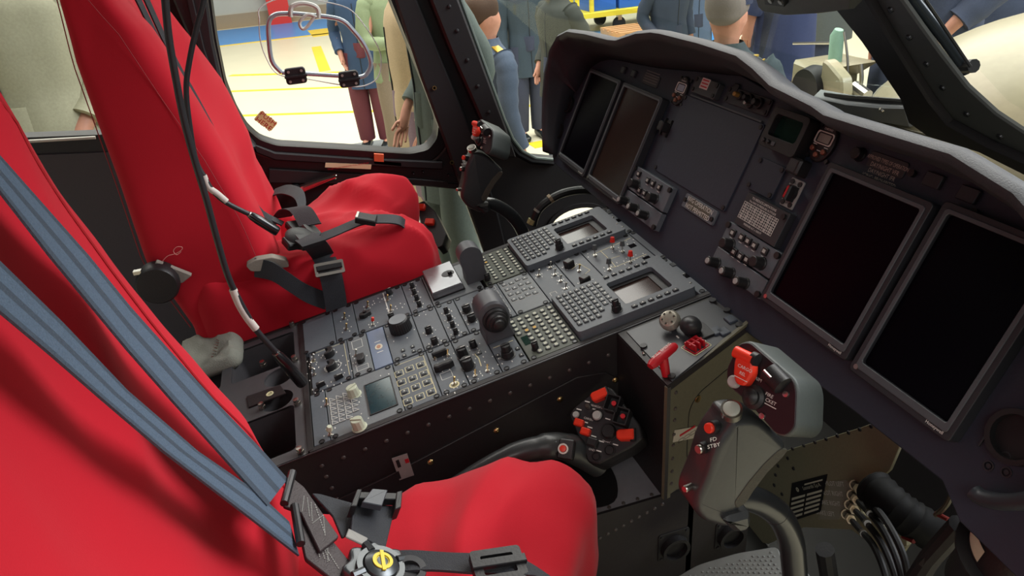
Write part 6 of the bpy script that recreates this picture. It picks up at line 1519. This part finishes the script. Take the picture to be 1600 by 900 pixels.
person(1560, 20, 3.7, 1.3, R(100), 1.82, 'person in a dark blue coat above the cream nose', cloth('ink_blue_coat', '#444d62'), .55, TRN, ('down', 'down'), HAIRB, axis='x', slim=1.25, lift=.6)
for (x, y, l) in PLAT:
    b = MB(mat('platform_grey_steel', '#6f7274', .6)); b.box(x-.30, x+.30, y-.26, y+.26, l-.03, l-.001, .004)
    for sx in (-1, 1):
        for sy in (-1, 1): b.box(x+sx*.27-.015, x+sx*.27+.015, y+sy*.23-.015, y+sy*.23+.015, 0, l-.03)
    tag(b.build('step_stool'), 'grey steel step stool under a person at the helicopter', 'step stool', 'step stools around the helicopter')
# ================================================================ CART, PALLET, EQUIPMENT
q0, q1 = aY(900, 33, 13.6), aY(1032, 40, 13.6); X0, X1 = q0.x, q1.x+.6
YC = mat('yellow_steel', '#dcc93a', .45); ct = empty('tool_cart', ((X0+X1)/2, 14.2, 0), 'yellow wheeled cart carrying blue bins far across the hangar', 'cart')
b = MB(YC); b.box(X0, X1, 13.6, 14.8, .30, .40, .01); b.build('deck', ct, world=True)
b = MB(YC)
for x in (X0+.02, X0+.32): b.box(x, x+.07, 13.62, 13.69, .4, 2.0); b.box(x, x+.07, 14.7, 14.77, .4, 2.0)
b.build('post', ct, world=True)
for x in (X0+.12, X0+.95, X1-.2):
    for y in (13.7, 14.65):
        b = MB(RUBBER); b.lathe([(.13, -.03), (.13, .03)], seg=22, M=frame((1, 0, 0), (0, 0, 1), (0, 1, 0), (x, y, .13))); b.use(METAL).box(x-.04, x+.04, y-.05, y+.05, .20, .30); b.build('wheel', ct, world=True)
BLU = mat('blue_bin_plastic', '#2a62c4', .4)
for k, (x, w, h) in enumerate(((X0+.36, .55, .9), (X0+.98, .48, .62))):
    b = MB(BLU); b.box(x, x+w, 13.75, 14.35, .402, .402+h, .02); b.box(x-.02, x+w+.02, 13.73, 14.37, .402+h-.06, .402+h, .01)
    if k: b.use(mat('paper_sheet', '#bcd0dc', .6)).box(x+.10, x+.34, 13.72, 13.728, .62, .85)
    tag(b.build('storage_bin'), ('tall dark blue bin at the post end of the yellow cart', 'bright blue bin with a white paper sheet on the yellow cart')[k], 'bin')
b = MB(mat('grey_equipment', '#7f8890', .5)); b.box(X0+2.32, X0+3.0, 13.75, 14.4, .402, 1.05, .02); b.box(X0+2.38, X0+2.6, 13.72, 13.75, .5, .9, .01); tag(b.build('equipment_case'), 'light grey equipment case on the yellow cart', 'case')
b = MB(RUBBER); b.lathe([(.16, -.08), (.30, -.10), (.33, 0), (.30, .10), (.16, .08)], seg=28, M=frame((1, 0, 0), (0, 0, 1), (0, 1, 0), (X0+1.92, 14.0, .735))); b.use(DKMET).lathe([(.10, -.05), (.16, -.03), (.16, .03), (.0001, .04)], seg=20, M=frame((1, 0, 0), (0, 0, 1), (0, 1, 0), (X0+1.92, 14.0, .735))); tag(b.build('spare_tyre'), 'black tyre standing on the yellow cart between the bins and the case', 'tyre')
WD = mat('pallet_wood', '#b98a5e', .75, bump=.3, scale=30)
for k, (pa, pb) in enumerate((((948, 44), (1003, 44)), ((1006, 43), (1060, 43)))):
    a, c = aZ(*pa, .0), aZ(*pb, .0); b = MB(WD); y0 = 13.1-.0
    xa, xb = a.x*(y0/a.y), c.x*(y0/c.y)
    for j in range(3): x = xa+(xb-xa-.1)*j/2; b.box(x, x+.1, y0-.6, y0+.3, 0, .11)
    for j in range(5): b.box(xa, xb, y0-.6+j*.2, y0-.48+j*.2, .11, .14)
    b.box(xa, xb, y0-.62, y0-.60, .0, .022); tag(b.build('pallet'), ('wooden pallet in front of the yellow cart under its bins', 'wooden pallet in front of the yellow cart, partly behind the navy overcoat')[k], 'pallet')
# equipment seen low in the windscreen
CRP = mat('cream_gloss_paint', '#9c9378', .35)
ex = 2.45
EX = frame((0, -1, 0), (0, 0, 1), (-1, 0, 0), (ex, 0, 0))
def e2(px, py): q = aX(px, py, ex); return (-q.y, q.z)
eq = empty('ground_cart', (ex, -e2(1285, 120)[0], 0), 'cream ground cart with a pointed fin and pale green cylinder outside the windscreen', 'ground cart')
b = MB(CRP); b.prism(round_poly([e2(*q) for q in ((1292, 92), (1300, 95), (1323, 122), (1324, 147), (1300, 200), (1280, 200), (1284, 140), (1290, 115))], .02, 3), -.03, .03, .01, M=EX); b.build('fin', eq, world=True)
b = MB(CRP); P4 = [e2(*q) for q in ((1225, 96), (1245, 102), (1280, 110), (1262, 122), (1250, 130), (1246, 200), (1215, 200))]; b.prism(P4, -.35, -.05, .02, M=EX); x0 = min(p[0] for p in P4); b.box(x0, x0+.9, .25, e2(1260, 165)[1], -.5, -.06, .03, M=EX); b.build('cart_body', eq, world=True)
b = MB(RUBBER); x, z = e2(1272, 138); b.lathe([(.03, -.05), (.10, -.06), (.115, 0), (.10, .06), (.03, .05)], x, z, 28, M=EX)
b.build('wheel', eq, world=True)
for k in range(2): b = MB(RUBBER); b.lathe([(.05, -.05), (.17, -.06), (.19, 0), (.17, .06), (.05, .05)], x-.1+k*.6, .19, 28, M=EX); b.build('wheel', eq, world=True)
b = MB(mat('pale_green_metal', '#8fb5a0', .4)); b.tube([aX(1311, 46, ex+.2), aX(1308, 55, ex+.2), aX(1304, 100, ex+.2), aX(1302, 190, ex+.2)], [.022, .034, .034, .034], 16); b.build('green_cylinder', eq, world=True, props={'label': 'pale green cylinder'})
b = MB(METAL); b.tube([aX(1240, 68, ex+.2), aX(1300, 67, ex+.2)], .008, 8); b.tube(spline([aX(1319, 50, ex+.15), aX(1324, 90, ex+.15), aX(1325, 140, ex+.15)], 5), .006, 8); b.tube(spline([aX(1345, 100, ex+.15), aX(1346, 125, ex+.15), aX(1340, 150, ex+.15)], 5), .010, 8); b.tube([aX(1335, 135, ex+.15), aX(1355, 150, ex+.15)], .03, 10); b.build('pipework', eq, world=True)
# nose cowling, wiper
nc_ = CAMPOS+ray(1665, 215).normalized()*2.05
b = MB(CRP)
def nf(u, v):
    a = 2*math.pi*u; t = math.pi*v*.999+.0005; return V((nc_.x+.50*math.sin(t)*math.cos(a), nc_.y+.36*math.sin(t)*math.sin(a), nc_.z-.02+.30*math.cos(t)))
b.grid(nf, 60, 34, closeu=True); b.use(mat('panel_gap', '#5f5a48', .6))
b.tube([nf(.30+.4*k/30, .33+.05*math.sin(k/30*3.1)) for k in range(31)], .003, 6)
o = b.build('trim_29'); structure(o)
wp = empty('windscreen_wiper', WM_ @ V((*wq(1505, 110, -.06), -.06)), 'black windscreen wiper arm outside the starboard windscreen ending above the cream nose', 'wiper')
b = MB(mat('wiper_gloss', '#30363a', .25, .5)); b.tube([WM_ @ V((*wq(*q, -.06), -.06)) for q in ((1395, -60), (1428, 0), (1475, 60), (1512, 112))], .010, 12); b.build('wiper_arm', wp, world=True)
b = MB(BLACK); b.tube([WM_ @ V((*wq(*q, -.06), -.06)) for q in ((1506, 104), (1522, 103))], .012, 10); b.tube([WM_ @ V((*wq(*q, -.05), -.05)) for q in ((1438, -60), (1446, 0), (1500, 80), (1516, 104))], .003, 6); b.build('wiper_mount', wp, world=True)
